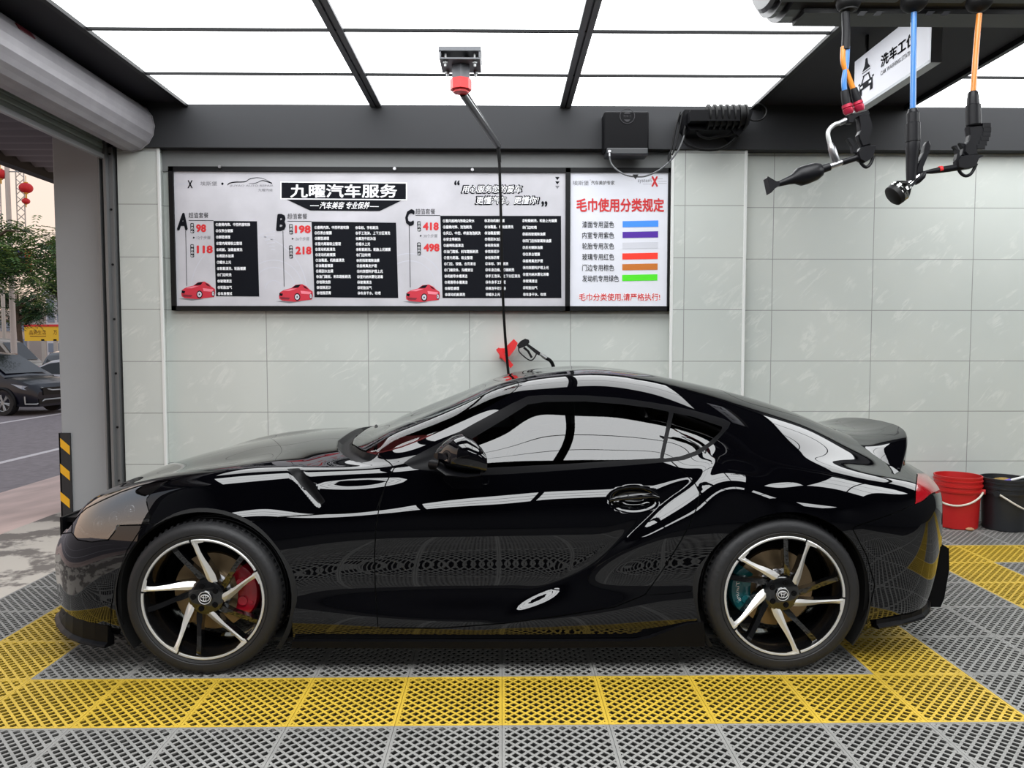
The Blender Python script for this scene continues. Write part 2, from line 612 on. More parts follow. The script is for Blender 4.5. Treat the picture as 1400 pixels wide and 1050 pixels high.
# longitudinal stations: x -> 13 section points (w, z), from underside to roof centre
ST = {
    -2.215: [(0.1, 0.2), (0.2, 0.2), (0.24, 0.25), (0.265, 0.32), (0.28, 0.4), (0.25, 0.45), (0.21, 0.475), (0.17, 0.487), (0.13, 0.495), (0.1, 0.5), (0.07, 0.504), (0.035, 0.506), (0, 0.507)],
    -2.17: [(0.25, 0.17), (0.36, 0.18), (0.4, 0.24), (0.415, 0.32), (0.42, 0.41), (0.37, 0.47), (0.3, 0.503), (0.25, 0.518), (0.2, 0.528), (0.16, 0.535), (0.11, 0.54), (0.055, 0.543), (0, 0.545)],
    -2.07: [(0.4, 0.15), (0.55, 0.16), (0.585, 0.23), (0.595, 0.32), (0.6, 0.42), (0.565, 0.5), (0.46, 0.553), (0.39, 0.58), (0.325, 0.598), (0.255, 0.612), (0.175, 0.622), (0.09, 0.628), (0, 0.63)],
    -1.93: [(0.5, 0.14), (0.715, 0.15), (0.755, 0.22), (0.77, 0.32), (0.775, 0.42), (0.755, 0.535), (0.695, 0.625), (0.635, 0.665), (0.565, 0.688), (0.45, 0.703), (0.31, 0.711), (0.155, 0.715), (0, 0.717)],
    -1.75: [(0.55, 0.14), (0.81, 0.15), (0.85, 0.22), (0.86, 0.32), (0.865, 0.43), (0.86, 0.56), (0.825, 0.68), (0.765, 0.735), (0.68, 0.758), (0.54, 0.765), (0.36, 0.775), (0.18, 0.782), (0, 0.785)],
    -1.5: [(0.55, 0.14), (0.865, 0.15), (0.895, 0.22), (0.9, 0.32), (0.905, 0.45), (0.9, 0.6), (0.86, 0.745), (0.826, 0.805), (0.74, 0.832), (0.57, 0.828), (0.38, 0.833), (0.2, 0.843), (0, 0.847)],
    -1.25: [(0.55, 0.14), (0.875, 0.15), (0.9, 0.22), (0.905, 0.33), (0.91, 0.47), (0.905, 0.62), (0.862, 0.775), (0.828, 0.84), (0.748, 0.868), (0.57, 0.866), (0.38, 0.876), (0.2, 0.89), (0, 0.895)],
    -1.0: [(0.55, 0.13), (0.865, 0.14), (0.885, 0.21), (0.88, 0.34), (0.888, 0.5), (0.874, 0.65), (0.836, 0.79), (0.805, 0.856), (0.725, 0.884), (0.57, 0.896), (0.38, 0.908), (0.2, 0.918), (0, 0.923)],
    -0.74: [(0.55, 0.13), (0.862, 0.135), (0.878, 0.2), (0.862, 0.36), (0.868, 0.54), (0.855, 0.67), (0.816, 0.8), (0.79, 0.865), (0.745, 0.88), (0.69, 0.895), (0.56, 0.918), (0.3, 0.942), (0, 0.95)],
    -0.5: [(0.55, 0.13), (0.86, 0.13), (0.872, 0.19), (0.846, 0.36), (0.86, 0.55), (0.846, 0.69), (0.81, 0.815), (0.788, 0.873), (0.765, 0.888), (0.737, 0.903), (0.685, 0.962), (0.4, 1.026), (0, 1.046)],
    -0.25: [(0.55, 0.13), (0.86, 0.13), (0.868, 0.185), (0.834, 0.36), (0.853, 0.56), (0.838, 0.7), (0.8, 0.836), (0.784, 0.883), (0.748, 0.935), (0.697, 0.985), (0.64, 1.06), (0.36, 1.128), (0, 1.145)],
    0.0: [(0.55, 0.13), (0.86, 0.13), (0.866, 0.185), (0.83, 0.36), (0.85, 0.565), (0.833, 0.71), (0.797, 0.842), (0.782, 0.886), (0.715, 1), (0.637, 1.1), (0.575, 1.178), (0.32, 1.23), (0, 1.236)],
    0.2: [(0.55, 0.13), (0.86, 0.13), (0.866, 0.185), (0.829, 0.36), (0.849, 0.57), (0.832, 0.715), (0.796, 0.848), (0.781, 0.888), (0.7, 1.04), (0.605, 1.168), (0.53, 1.232), (0.3, 1.274), (0, 1.268)],
    0.45: [(0.55, 0.13), (0.86, 0.13), (0.866, 0.185), (0.829, 0.36), (0.849, 0.575), (0.832, 0.72), (0.796, 0.854), (0.781, 0.893), (0.7, 1.045), (0.597, 1.178), (0.515, 1.248), (0.3, 1.293), (0, 1.286)],
    0.7: [(0.55, 0.13), (0.86, 0.13), (0.868, 0.19), (0.832, 0.37), (0.853, 0.58), (0.836, 0.725), (0.8, 0.864), (0.784, 0.905), (0.71, 1.035), (0.612, 1.152), (0.525, 1.222), (0.3, 1.272), (0, 1.264)],
    0.95: [(0.55, 0.13), (0.865, 0.135), (0.88, 0.195), (0.85, 0.4), (0.875, 0.59), (0.865, 0.735), (0.832, 0.875), (0.79, 0.925), (0.72, 1.01), (0.637, 1.092), (0.53, 1.165), (0.3, 1.222), (0, 1.219)],
    1.2: [(0.55, 0.14), (0.875, 0.14), (0.9, 0.2), (0.915, 0.37), (0.925, 0.56), (0.918, 0.7), (0.882, 0.82), (0.835, 0.888), (0.748, 0.957), (0.655, 1.03), (0.53, 1.1), (0.3, 1.16), (0, 1.162)],
    1.45: [(0.55, 0.15), (0.865, 0.15), (0.895, 0.21), (0.915, 0.37), (0.922, 0.56), (0.918, 0.69), (0.885, 0.79), (0.848, 0.848), (0.75, 0.903), (0.645, 0.962), (0.52, 1.03), (0.3, 1.083), (0, 1.09)],
    1.7: [(0.52, 0.17), (0.8, 0.17), (0.84, 0.24), (0.865, 0.37), (0.876, 0.53), (0.872, 0.665), (0.842, 0.755), (0.805, 0.808), (0.712, 0.848), (0.61, 0.895), (0.49, 0.945), (0.28, 0.985), (0, 0.995)],
    1.93: [(0.48, 0.19), (0.71, 0.19), (0.75, 0.26), (0.78, 0.38), (0.793, 0.52), (0.787, 0.65), (0.76, 0.742), (0.7, 0.785), (0.62, 0.81), (0.53, 0.835), (0.42, 0.875), (0.24, 0.905), (0, 0.915)],
    2.05: [(0.4, 0.21), (0.55, 0.21), (0.59, 0.28), (0.625, 0.39), (0.64, 0.52), (0.637, 0.64), (0.615, 0.725), (0.56, 0.765), (0.5, 0.787), (0.42, 0.8), (0.33, 0.815), (0.18, 0.828), (0, 0.832)],
    2.13: [(0.26, 0.23), (0.36, 0.23), (0.4, 0.29), (0.43, 0.4), (0.445, 0.52), (0.443, 0.62), (0.43, 0.705), (0.39, 0.743), (0.34, 0.765), (0.28, 0.78), (0.21, 0.79), (0.12, 0.797), (0, 0.8)],
    2.18: [(0.14, 0.26), (0.2, 0.26), (0.22, 0.31), (0.235, 0.41), (0.24, 0.52), (0.24, 0.61), (0.23, 0.69), (0.2, 0.725), (0.18, 0.745), (0.15, 0.757), (0.11, 0.766), (0.05, 0.77), (0, 0.772)],
    2.2: [(0.03, 0.3), (0.04, 0.3), (0.05, 0.34), (0.055, 0.42), (0.06, 0.52), (0.06, 0.6), (0.055, 0.67), (0.05, 0.7), (0.04, 0.715), (0.03, 0.725), (0.02, 0.732), (0.01, 0.735), (0, 0.736)],
}


def pchip(x, y, xi):
    x, y, xi = map(np.asarray, (x, y, xi))
    h = np.diff(x); d = np.diff(y) / h
    m = np.zeros_like(y)
    for i in range(1, len(x) - 1):
        if d[i - 1] * d[i] > 0:
            w1, w2 = 2 * h[i] + h[i - 1], h[i] + 2 * h[i - 1]
            m[i] = (w1 + w2) / (w1 / d[i - 1] + w2 / d[i])
    m[0], m[-1] = d[0], d[-1]
    k = np.clip(np.searchsorted(x, xi) - 1, 0, len(x) - 2)
    t = (xi - x[k]) / h[k]
    return ((2 * t**3 - 3 * t**2 + 1) * y[k] + (t**3 - 2 * t**2 + t) * h[k] * m[k]
            + (-2 * t**3 + 3 * t**2) * y[k + 1] + (t**3 - t**2) * h[k] * m[k + 1])


def natural_spline(t, y, ti):
    """C2 cubic through rows of y at t"""
    n = len(t); h = np.diff(t)
    A = np.zeros((n, n)); B = np.zeros((n,) + y.shape[1:])
    A[0, 0] = A[-1, -1] = 1
    for i in range(1, n - 1):
        A[i, i - 1], A[i, i], A[i, i + 1] = h[i - 1], 2 * (h[i - 1] + h[i]), h[i]
        B[i] = 6 * ((y[i + 1] - y[i]) / h[i] - (y[i] - y[i - 1]) / h[i - 1])
    M = np.linalg.solve(A, B)
    k = np.clip(np.searchsorted(t, ti, side='right') - 1, 0, n - 2)
    a = (t[k + 1] - ti)[:, None]; c = (ti - t[k])[:, None]; hk = h[k][:, None]
    return (M[k] * a**3 + M[k + 1] * c**3) / (6 * hk) + (y[k] / hk - M[k] * hk / 6) * a + (y[k + 1] / hk - M[k + 1] * hk / 6) * c


def gauss(a, sig):
    """smooth along axis 0, sig in samples (per column)"""
    out = a.copy()
    for c in range(a.shape[1]):
        s = sig[c]
        if s < 0.3: continue
        r = int(3 * s) + 1
        k = np.exp(-0.5 * (np.arange(-r, r + 1) / s) ** 2); k /= k.sum()
        p = np.concatenate([2 * a[0, c] - a[r:0:-1, c], a[:, c], 2 * a[-1, c] - a[-2:-r - 2:-1, c]])
        out[:, c] = np.convolve(p, k, 'valid')
    return out


def pxl(pts, w):
    """photo pixels -> (x, z) on the vertical plane at lateral w"""
    return np.array([P(a, c, YC - w)[[0, 2]] for a, c in pts])


def seg_dist(p, a, c):
    ab = c - a
    t = np.clip(((p - a) @ ab) / (ab @ ab + 1e-12), 0, 1)
    return np.linalg.norm(p - (a + t[:, None] * ab), axis=1)


def poly_sdf(p, poly):
    """signed distance (negative inside) from points p to a closed outline"""
    poly = np.asarray(poly, float)
    d = np.full(len(p), 1e9); ins = np.zeros(len(p), bool)
    for i in range(len(poly)):
        a, c = poly[i], poly[(i + 1) % len(poly)]
        d = np.minimum(d, seg_dist(p, a, c))
        cond = (a[1] > p[:, 1]) != (c[1] > p[:, 1])
        xx = a[0] + (p[:, 1] - a[1]) / (c[1] - a[1] + 1e-12) * (c[0] - a[0])
        ins ^= cond & (p[:, 0] < xx)
    return np.where(ins, -d, d)


def round_poly(pts, n=6, closed=True):
    """Catmull-Rom through an outline"""
    pts = np.asarray(pts, float); L = len(pts); out = []
    for i in range(L if closed else L - 1):
        if closed:
            p0, p1, p2, p3 = pts[i - 1], pts[i], pts[(i + 1) % L], pts[(i + 2) % L]
        else:
            p0, p1, p2, p3 = pts[max(i - 1, 0)], pts[i], pts[i + 1], pts[min(i + 2, L - 1)]
        for k in range(n):
            t = k / n
            out.append(0.5 * (2 * p1 + (p2 - p0) * t + (2 * p0 - 5 * p1 + 4 * p2 - p3) * t**2 + (3 * p1 - p0 - 3 * p2 + p3) * t**3))
    if not closed: out.append(pts[-1])
    return np.array(out)


def open_sdf(p, line):
    """signed side distance to an open polyline: positive on its right hand side (in the photo)"""
    d = np.full(len(p), 1e9); sgn = np.ones(len(p)); best = np.full(len(p), 1e9)
    for i in range(len(line) - 1):
        a, c = line[i], line[i + 1]
        dd = seg_dist(p, a, c)
        cr = (c[0] - a[0]) * (p[:, 1] - a[1]) - (c[1] - a[1]) * (p[:, 0] - a[0])
        up = dd < best - 1e-9
        sgn = np.where(up, np.sign(cr), sgn); best = np.where(up, dd, best)
    return best * sgn


# ---- the skin as a fine grid: rows along x, columns up the section
xs = np.array(sorted(ST)); K = 13
SW = np.array([[p[0] for p in ST[x]] for x in xs]); SZ = np.array([[p[1] for p in ST[x]] for x in xs])
NX, NV = 560, 190
t_ = np.linspace(0, 1, NX)
# denser rows at nose and tail where the plan closes
XG = np.interp(t_, [0, .06, .94, 1], [xs[0], -2.10, 2.07, xs[-1]])
CW = np.stack([pchip(xs, SW[:, k], XG) for k in range(K)], 1)
CZ = np.stack([pchip(xs, SZ[:, k], XG) for k in range(K)], 1)
dxs = (XG[-1] - XG[0]) / NX
sig = np.array([.05] * 7 + [.04, .035, .03, .028, .025, .022]) / dxs
CWs, CZs = gauss(CW, sig), gauss(CZ, sig)
ends = (smoothstep(xs[0] + .03, xs[0] + .16, XG) * smoothstep(xs[-1] - .02, xs[-1] - .12, XG))[:, None]
CW = CW * (1 - ends) + CWs * ends; CZ = CZ * (1 - ends) + CZs * ends
CW[:, -1] = 0
GRD = np.zeros((NX, NV, 2)); VPAR = np.zeros((NX, NV))
# a shared column parameter so that column j means the same feature on every row
ref = np.zeros(K)
i_mid = int(np.argmin(abs(XG - 0.3)))
ref[1:] = np.cumsum(np.hypot(np.diff(CW[i_mid]), np.diff(CZ[i_mid])))
ref_front = np.zeros(K); i_f = int(np.argmin(abs(XG + 1.25)))
ref_front[1:] = np.cumsum(np.hypot(np.diff(CW[i_f]), np.diff(CZ[i_f])))
REF = 0.5 * ref + 0.5 * ref_front
tv = np.interp(np.linspace(0, 1, NV), [0, 1], [0, REF[-1]])
kv = np.interp(tv, REF, np.arange(K))           # section index as a float
for i in range(NX):
    ch = np.zeros(K); ch[1:] = np.cumsum(np.maximum(np.hypot(np.diff(CW[i]), np.diff(CZ[i])), 2e-3))
    # mirrored tail so that the roof stays smooth across the centre plane
    y = np.stack([CW[i], CZ[i]], 1)
    ext = np.stack([-CW[i, -2:-5:-1], CZ[i, -2:-5:-1]], 1)
    tt = np.concatenate([ch, 2 * ch[-1] - ch[-2:-5:-1]])
    GRD[i] = natural_spline(tt, np.concatenate([y, ext]), np.interp(kv, np.arange(K), ch))
    VPAR[i] = kv
GW, GZ = GRD[..., 0].copy(), GRD[..., 1].copy()
GW[:, -1] = 0
GX = np.repeat(XG[:, None], NV, 1)

# ---- sculpting in side view: rear haunch crease, handle cup, wing vent, sill scoop
flat = np.stack([GX.ravel(), GZ.ravel()], 1)
swoosh = round_poly(pxl([(560, 893), (640, 868), (690, 842), (735, 815), (800, 779), (850, 740), (882, 716), (915, 690), (950, 666), (975, 643), (1000, 622), (1045, 600)], .86), 5, False)
sd = open_sdf(flat, swoosh)
if open_sdf(pxl([(950, 760)], .86), swoosh)[0] < 0: sd = -sd
sd = sd.reshape(GX.shape)
side = (VPAR > 1.2) & (VPAR < 7.2)
fade = (.25 + .75 * smoothstep(.1, .75, GX)) * smoothstep(-.42, -.1, GX) * (1 - smoothstep(.98, 1.30, GX)) * smoothstep(1.6, 3.0, VPAR) * (1 - smoothstep(5.6, 7.0, VPAR))
sp_ = .007 * np.log1p(np.exp(np.clip(sd / .007, -40, 40)))
GW += (.034 * (1 - np.exp(-sp_ / .035)) - .005 * np.exp(-(sd / .045) ** 2)) * fade
cup = pxl([(867, 683)], .83)[0]
rr = np.sqrt(((GX - cup[0]) / .118) ** 2 + ((GZ - cup[1]) / .052) ** 2)
GW -= np.where(side, 0.030 * (1 - smoothstep(.45, 1.02, rr)), 0)
vent_px = [(392, 641), (409, 640), (428, 662), (445, 685), (440, 690), (434, 687), (412, 664)]
vs_ = poly_sdf(flat, pxl(vent_px, .80)).reshape(GX.shape)
GW -= np.where((VPAR > 5) & (VPAR < 8), .008 * smoothstep(.006, -.014, vs_), 0)
cowl_half = [(-.745, .30), (-.70, .50), (-.615, .66), (-.56, .69), (-.60, .735), (-.68, .70), (-.775, .52), (-.825, .30)]
cowl_plan = [(-.745, -.30)] + round_poly(cowl_half, 3, False).tolist() + [(-.825, -.30)]
cs_ = poly_sdf(np.stack([GX.ravel(), GW.ravel()], 1), cowl_plan).reshape(GX.shape)
GZ -= np.where(VPAR > 7, .022 * smoothstep(.0, -.022, cs_), 0)
GY = YC - GW
PTS = np.stack([GX, GY, GZ], -1).reshape(-1, 3)


def grid_normals(G):
    du = np.gradient(G, axis=0); dv = np.gradient(G, axis=1)
    n = np.cross(du, dv)
    n /= np.maximum(np.linalg.norm(n, axis=-1, keepdims=True), 1e-12)
    return n


NRM = grid_normals(np.stack([GX, GY, GZ], -1))
NRM[:, -1, 1] = 0; NRM[:, -1] /= np.linalg.norm(NRM[:, -1], axis=-1, keepdims=True)
if NRM[i_mid, 60, 1] > 0: NRM = -NRM
NRM = NRM.reshape(-1, 3)

# ---- marching cuts: polygons list with per-vertex data, split along zero lines of a field
VV = [tuple(p) for p in PTS]
VN = [tuple(p) for p in NRM]
VP_ = list(VPAR.ravel())
QQ = [[i * NV + j, (i + 1) * NV + j, (i + 1) * NV + j + 1, i * NV + j + 1] for i in range(NX - 1) for j in range(NV - 1)]


def cut(field, lo=-1e9, hi=1e9):
    """split every polygon that the zero line of field (one value per vertex) crosses"""
    global QQ
    f = np.asarray(field, float).copy()
    f[np.abs(f) < 1e-7] = 1e-7
    s = f > 0
    vp = np.asarray(VP_)
    new, memo = [], {}
    ar4 = np.array([q if len(q) == 4 else q[:3] + [q[0]] for q in QQ])
    same = (s[ar4].all(1)) | (~s[ar4]).all(1)
    for qi, q in enumerate(QQ):
        if len(q) <= 4 and same[qi]:
            new.append(q); continue
        ss = [bool(s[i]) for i in q]
        if all(ss) or not any(ss) or not (lo <= vp[q[0]] <= hi):
            new.append(q); continue
        A, B = [], []
        for a in range(len(q)):
            i, j = q[a], q[(a + 1) % len(q)]
            (A if ss[a] else B).append(i)
            if ss[a] != ss[(a + 1) % len(q)]:
                key = (min(i, j), max(i, j))
                if key not in memo:
                    t = f[i] / (f[i] - f[j])
                    memo[key] = len(VV)
                    VV.append(tuple((1 - t) * VV[i][c] + t * VV[j][c] for c in range(3)))
                    n = [(1 - t) * VN[i][c] + t * VN[j][c] for c in range(3)]
                    l = math.sqrt(sum(c * c for c in n)) or 1
                    VN.append(tuple(c / l for c in n))
                    VP_.append((1 - t) * VP_[i] + t * VP_[j])
                A.append(memo[key]); B.append(memo[key])
        if len(A) >= 3: new.append(A)
        if len(B) >= 3: new.append(B)
    QQ = new


def vpx():
    return proj(np.array(VV))


def outline_field(poly):
    return lambda: poly_sdf(vpx(), poly)


def world_xz():
    return np.array(VV)[:, [0, 2]]


# outlines taken on the photo (pixels)
arch_c = {'f': (XF, WZ, .372), 'r': (XR, WZ, .372)}


def arch_field(c, z, r):
    def f():
        p = world_xz()
        d = np.hypot(p[:, 0] - c, p[:, 1] - z) - r
        return np.where(p[:, 1] < z, np.abs(p[:, 0] - c) - r, d)
    return f


door_px = [(539, 640), (528, 660), (519, 690), (514, 720), (512, 760), (513, 800), (517, 858), (600, 859), (690, 852), (760, 843),
           (840, 830), (882, 813), (905, 781), (930, 741), (946, 712), (955, 687), (956.5, 672), (950, 661), (935, 646), (918, 631), (918, 600), (860, 560), (700, 565), (600, 620)]
trim_px = [(552, 633), (560, 627), (600, 606), (650, 578), (700, 551.5), (722, 541.5), (745, 540), (800, 540.5), (848, 544), (891, 550), (920, 555), (948, 561),
           (977, 569), (991, 573), (999, 578), (996, 585), (977, 606), (956, 621), (935, 629), (914, 631.5), (850, 637), (780, 642.5), (700, 648), (650, 650), (600, 645), (565, 641)]
glass_px = [(602, 626), (640, 603), (690, 573), (722, 553), (745, 549.5), (800, 549), (848, 552.5), (891, 558), (915, 563), (902, 626.5), (850, 629), (780, 634), (657, 640)]
quart_px = [(921, 564.5), (948, 570), (974, 579), (988, 583.5), (985, 590), (968, 606), (950, 617), (930, 624), (907, 627)]
head_px = [(98, 728), (99, 715), (106, 706), (118, 695), (140, 684), (165, 673), (190, 664.5), (215, 659), (233, 656.5), (222, 663), (207, 673), (200, 683), (202, 694),
           (206, 706), (204, 717), (160, 718.5), (157, 726), (148, 738), (125, 741), (106, 738)]
tail_px = [(1253, 635), (1290, 635), (1290, 668), (1272, 676), (1262, 685), (1251, 690), (1252, 668), (1254, 650)]
hood_line = [(205, 717), (250, 712), (300, 717), (340, 713), (380, 707), (440, 703), (514.5, 697.5)]
hood_px = [(60, 560), (60, 735), (98, 728), (148, 738)] + [(160, 718.5), (204, 717)] + hood_line[1:] + [(528, 660), (539, 640), (533, 633), (520, 624), (504, 616), (498, 600), (520, 585), (590, 560), (560, 540)]
bump_px = [(40, 735), (98, 728), (106, 738), (148, 738), (157, 727), (160, 718.5), (196, 718), (174, 752), (160, 790), (152, 830), (150, 890), (40, 890)]
rbump_px = [(1165, 722), (1190, 713), (1222, 702), (1251, 690), (1262, 685), (1272, 676), (1330, 660), (1330, 870), (1180, 870), (1196, 800), (1185, 760)]
skirt_px = [(380, 876), (405, 871), (480, 861), (517, 858.5), (600, 859.5), (690, 852.5), (760, 843.5), (840, 830.5), (882, 813.5), (915, 812), (962, 806), (975, 860), (975, 900), (380, 900)]


def plan_field(poly):
    """outline given in plan (x, w)"""
    def f():
        v = np.array(VV)
        return poly_sdf(np.stack([v[:, 0], YC - v[:, 1]], 1), poly)
    return f


wind_plan = round_poly([(-.745, -.30), (-.745, .30), (-.70, .50), (-.615, .66), (-.50, .70), (-.28, .665), (-.05, .605), (.07, .545), (.065, .44), (.0, .26), (-.045, 0), (-.03, -.3)], 4)
rear_plan = round_poly([(1.11, -.3), (1.11, .28), (1.17, .42), (1.30, .435), (1.50, .40), (1.66, .36), (1.70, .2), (1.70, -.3)], 4)
G_ = 0.75                                       # half a shut line, photo pixels
fields = {
    'arch_f': (arch_field(*arch_c['f']), [0], 0, 6.5), 'arch_r': (arch_field(*arch_c['r']), [0], 0, 6.5),
    'trim': (outline_field(trim_px), [0], 5.5, 11), 'glass': (outline_field(glass_px), [0], 5.5, 11), 'quarter': (outline_field(quart_px), [0], 5.5, 11),
    'head': (outline_field(head_px), [-G_, G_], 3.5, 10), 'tail': (outline_field(tail_px), [-G_, G_], 3.5, 8.2),
    'vent': (outline_field(vent_px), [0], 5, 8.5),
    'door': (outline_field(door_px), [-G_, G_], 1.0, 7.6),
    'bump': (outline_field(bump_px), [-G_, G_], 0, 6.9), 'rbump': (outline_field(rbump_px), [-G_, G_], 0, 6.9),
    'hood': (outline_field(hood_px), [-G_, G_], 4.5, 13), 'skirt': (outline_field(skirt_px), [-G_ * .6, G_ * .6], 0.3, 4.5),
    'cowl': (plan_field(cowl_plan), [0], 7.5, 13),
    'wind': (plan_field(wind_plan), [-.002, .002], 7.5, 13), 'rear': (plan_field(rear_plan), [-.002, .002], 7.5, 13),
}
for nm, (fn, levels, lo, hi) in fields.items():
    for lv in levels:
        cut(fn() - lv, lo, hi)

# ---- label every polygon
cen = np.array([np.mean([VV[i] for i in q], 0) for q in QQ])
cvp = np.array([np.mean([VP_[i] for i in q]) for q in QQ])
_VV = VV
VV = [tuple(c) for c in cen]                    # the fields read VV
FV = {nm: np.where((cvp >= lo) & (cvp <= hi), fn(), 9e3) for nm, (fn, lv, lo, hi) in fields.items()}
VV = _VV
lab = np.full(len(QQ), 'body', dtype=object)


def put(nm, key, g, extra=True, gap=True):
    """inside -> nm, the thin line around it -> gap"""
    f = FV[key]
    free = np.array([x == 'body' for x in lab]) & extra
    if gap: lab[free & (f > -g) & (f < g)] = 'gap'
    lab[free & (f <= -g)] = nm


lab[(FV['arch_f'] < 0) | (FV['arch_r'] < 0)] = 'cut'
front_side = cen[:, 0] < -1.3
put('side_window', 'glass', 0, True, False)
put('quarter_window', 'quarter', 0, True, False)
put('window_trim', 'trim', 0, True, False)
put('windscreen', 'wind', .002)
put('rear_window', 'rear', .002)
put('cowl_panel', 'cowl', 0, True, False)
put('fender_vent', 'vent', 0, True, False)
cnr = np.array([np.mean([VN[i] for i in q], 0) for q in QQ])
facing = ((CAM - cen) * cnr).sum(1) > 0
put('headlight', 'head', G_, front_side & facing)
put('tail_light', 'tail', G_, cen[:, 0] > 1.7)
put('front_bumper', 'bump', G_, front_side)
put('hood', 'hood', G_, cen[:, 0] < -.35)
put('side_skirt', 'skirt', G_ * .6, abs(cen[:, 0]) < 1.0)
put('door', 'door', G_, (cen[:, 0] > -.7) & (cen[:, 0] < 1.0))
put('rear_bumper', 'rbump', G_, cen[:, 0] > 1.4)
put('rear_bumper', 'rbump', G_, cen[:, 0] > 1.4)
# the lamp is one pane: drop slivers that the shut lines cut off it
def largest_only(key):
    ids = [i for i, l in enumerate(lab) if l == key]
    par = {}

    def find(a):
        while par.setdefault(a, a) != a: a = par[a]
        return a
    for i in ids:
        for v in QQ[i][1:]: par[find(v)] = find(QQ[i][0])
    cnt = {}
    for i in ids: cnt.setdefault(find(QQ[i][0]), []).append(i)
    best = max(cnt.values(), key=len)
    for c_ in cnt.values():
        if c_ is not best:
            for i in c_: lab[i] = 'gap'


largest_only('headlight'); largest_only('tail_light')
# hidden front and rear faces of the bumpers
lab[(lab == 'body') & (cen[:, 0] < -2.0) & (cvp < 6.0)] = 'front_bumper'
lab[(lab == 'body') & (cen[:, 0] > 2.03) & (cvp < 6.0)] = 'rear_bumper'

VA, NA = np.array(VV), np.array(VN)


def skin_part(name, key, material, parent, sides=(1, -1), off=0.0, merge=True):
    """mesh of all polygons with that label, near side and mirrored far side"""
    out = []
    sel = [q for q, l in zip(QQ, lab) if l == key]
    if not sel: return []
    used = sorted({i for q in sel for i in q}); idx = {i: k for k, i in enumerate(used)}
    vs = VA[used] + NA[used] * off; ns = NA[used]
    fs = [[idx[i] for i in q] for q in sel]
    # orient outwards
    a, b_, c = vs[fs[0][0]], vs[fs[0][1]], vs[fs[0][2]]
    groups = [sides] if merge else [(s,) for s in sides]
    for g in groups:
        V, N, F = [], [], []
        for s in g:
            o = len(V)
            for p, n in zip(vs, ns):
                V.append((p[0], p[1] if s > 0 else 2 * YC - p[1], p[2])); N.append((n[0], n[1] * s, n[2]))
            F += [[o + i for i in (f if s > 0 else f[::-1])] for f in fs]
        me = bpy.data.meshes.new(name)
        me.from_pydata(V, [], F)
        me.materials.append(material)
        # face winding to agree with the normals
        p0 = me.polygons[len(me.polygons) // 3]
        if p0.normal.dot(Vector(N[p0.vertices[0]])) < 0:
            me.flip_normals()
        me.polygons.foreach_set('use_smooth', [True] * len(F))
        me.update()
        me.normals_split_custom_set_from_vertices(N)
        o = bpy.data.objects.new(name, me); COL.objects.link(o)
        o.parent = parent; o.matrix_parent_inverse = Matrix.Translation(-parent_loc(parent))
        out.append(o)
    return out


car = thing('sports_car', 'shiny black two-door coupe parked side-on in the wash bay', 'car', (0, YC, 0))
body_o = skin_part('body', 'body', m_paint, car)[0]
hood_o = skin_part('hood', 'hood', m_paint, car)[0]
for key in ('front_bumper', 'rear_bumper'):
    skin_part(key, key, m_paint, car)
skirt = skin_part('side_skirt', 'side_skirt', m_paint, car, merge=False)
doors = skin_part('door', 'door', m_paint, car, merge=False)
wins = skin_part('side_window', 'side_window', m_tint, car, merge=False)
skin_part('quarter_window', 'quarter_window', m_tint, car, merge=False)
skin_part('window_trim', 'window_trim', m_rubber, car, merge=False)
wind_o = skin_part('windscreen', 'windscreen', m_wind, car)[0]
skin_part('rear_window', 'rear_window', m_tint, car)
skin_part('cowl_panel', 'cowl_panel', m_satin, car)
vents = skin_part('fender_vent', 'fender_vent', m_satin, car, merge=False)
heads = skin_part('headlight', 'headlight', m_lampglass, car, merge=False)
m_red = mat('red_tail_lamp', rgb(150, 10, 22), 0.15, coat=1.0)
m_red.node_tree.nodes['Principled BSDF'].inputs['Coat IOR'].default_value = 1.6
tails = skin_part('tail_light', 'tail_light', m_red, car, merge=False)

# ---- black shell and plate added to block light behind shut lines, lamps, arches
for i, q in enumerate(QQ):
    if lab[i] in ('body', 'hood', 'front_bumper', 'rear_bumper', 'side_skirt', 'door', 'gap', 'window_trim', 'headlight', 'tail_light', 'fender_vent'):
        pass
_keep = lab.copy()
lab[np.isin(_keep, ['body', 'hood', 'front_bumper', 'rear_bumper', 'side_skirt', 'door', 'gap', 'tail_light', 'fender_vent', 'headlight'])] = 'lining'
skin_part('blackout_lining', 'lining', m_void, car, off=-0.022)
lab = _keep
u = MB().box((-1.0, YC - .84, .125), (1.0, YC + .84, .14)).box((-2.0, YC - .5, .15), (-.9, YC + .5, .17)).box((.9, YC - .5, .15), (1.95, YC + .5, .2))
u.build('underbody', m_void, car)


def SP(px, py, w):
    """photo pixel to the point at lateral distance w from the car's centre plane"""
    return P(px, py, YC - w)


# ---- wheels
m_tyre = mat('tyre_rubber', rgb(22, 22, 24), 0.6, bump=0.2, bscale=60)
m_gloss = mat('gloss_black_rim', rgb(9, 9, 10), 0.18, coat=1.0)
m_mach = mat('machined_aluminium', rgb(214, 213, 210), 0.3, 0.55)
m_disc = mat('bronze_brake_disc', rgb(150, 128, 98), 0.38, 0.75)
m_steel = mat('brushed_steel', rgb(175, 175, 178), 0.3, 1.0)
m_redcal = mat('red_caliper_paint', rgb(168, 18, 38), 0.3, coat=0.6)
m_teal = mat('teal_caliper_paint', rgb(10, 92, 98), 0.35, coat=0.6)
m_chrome = mat('chrome', rgb(225, 225, 228), 0.08, 1.0)


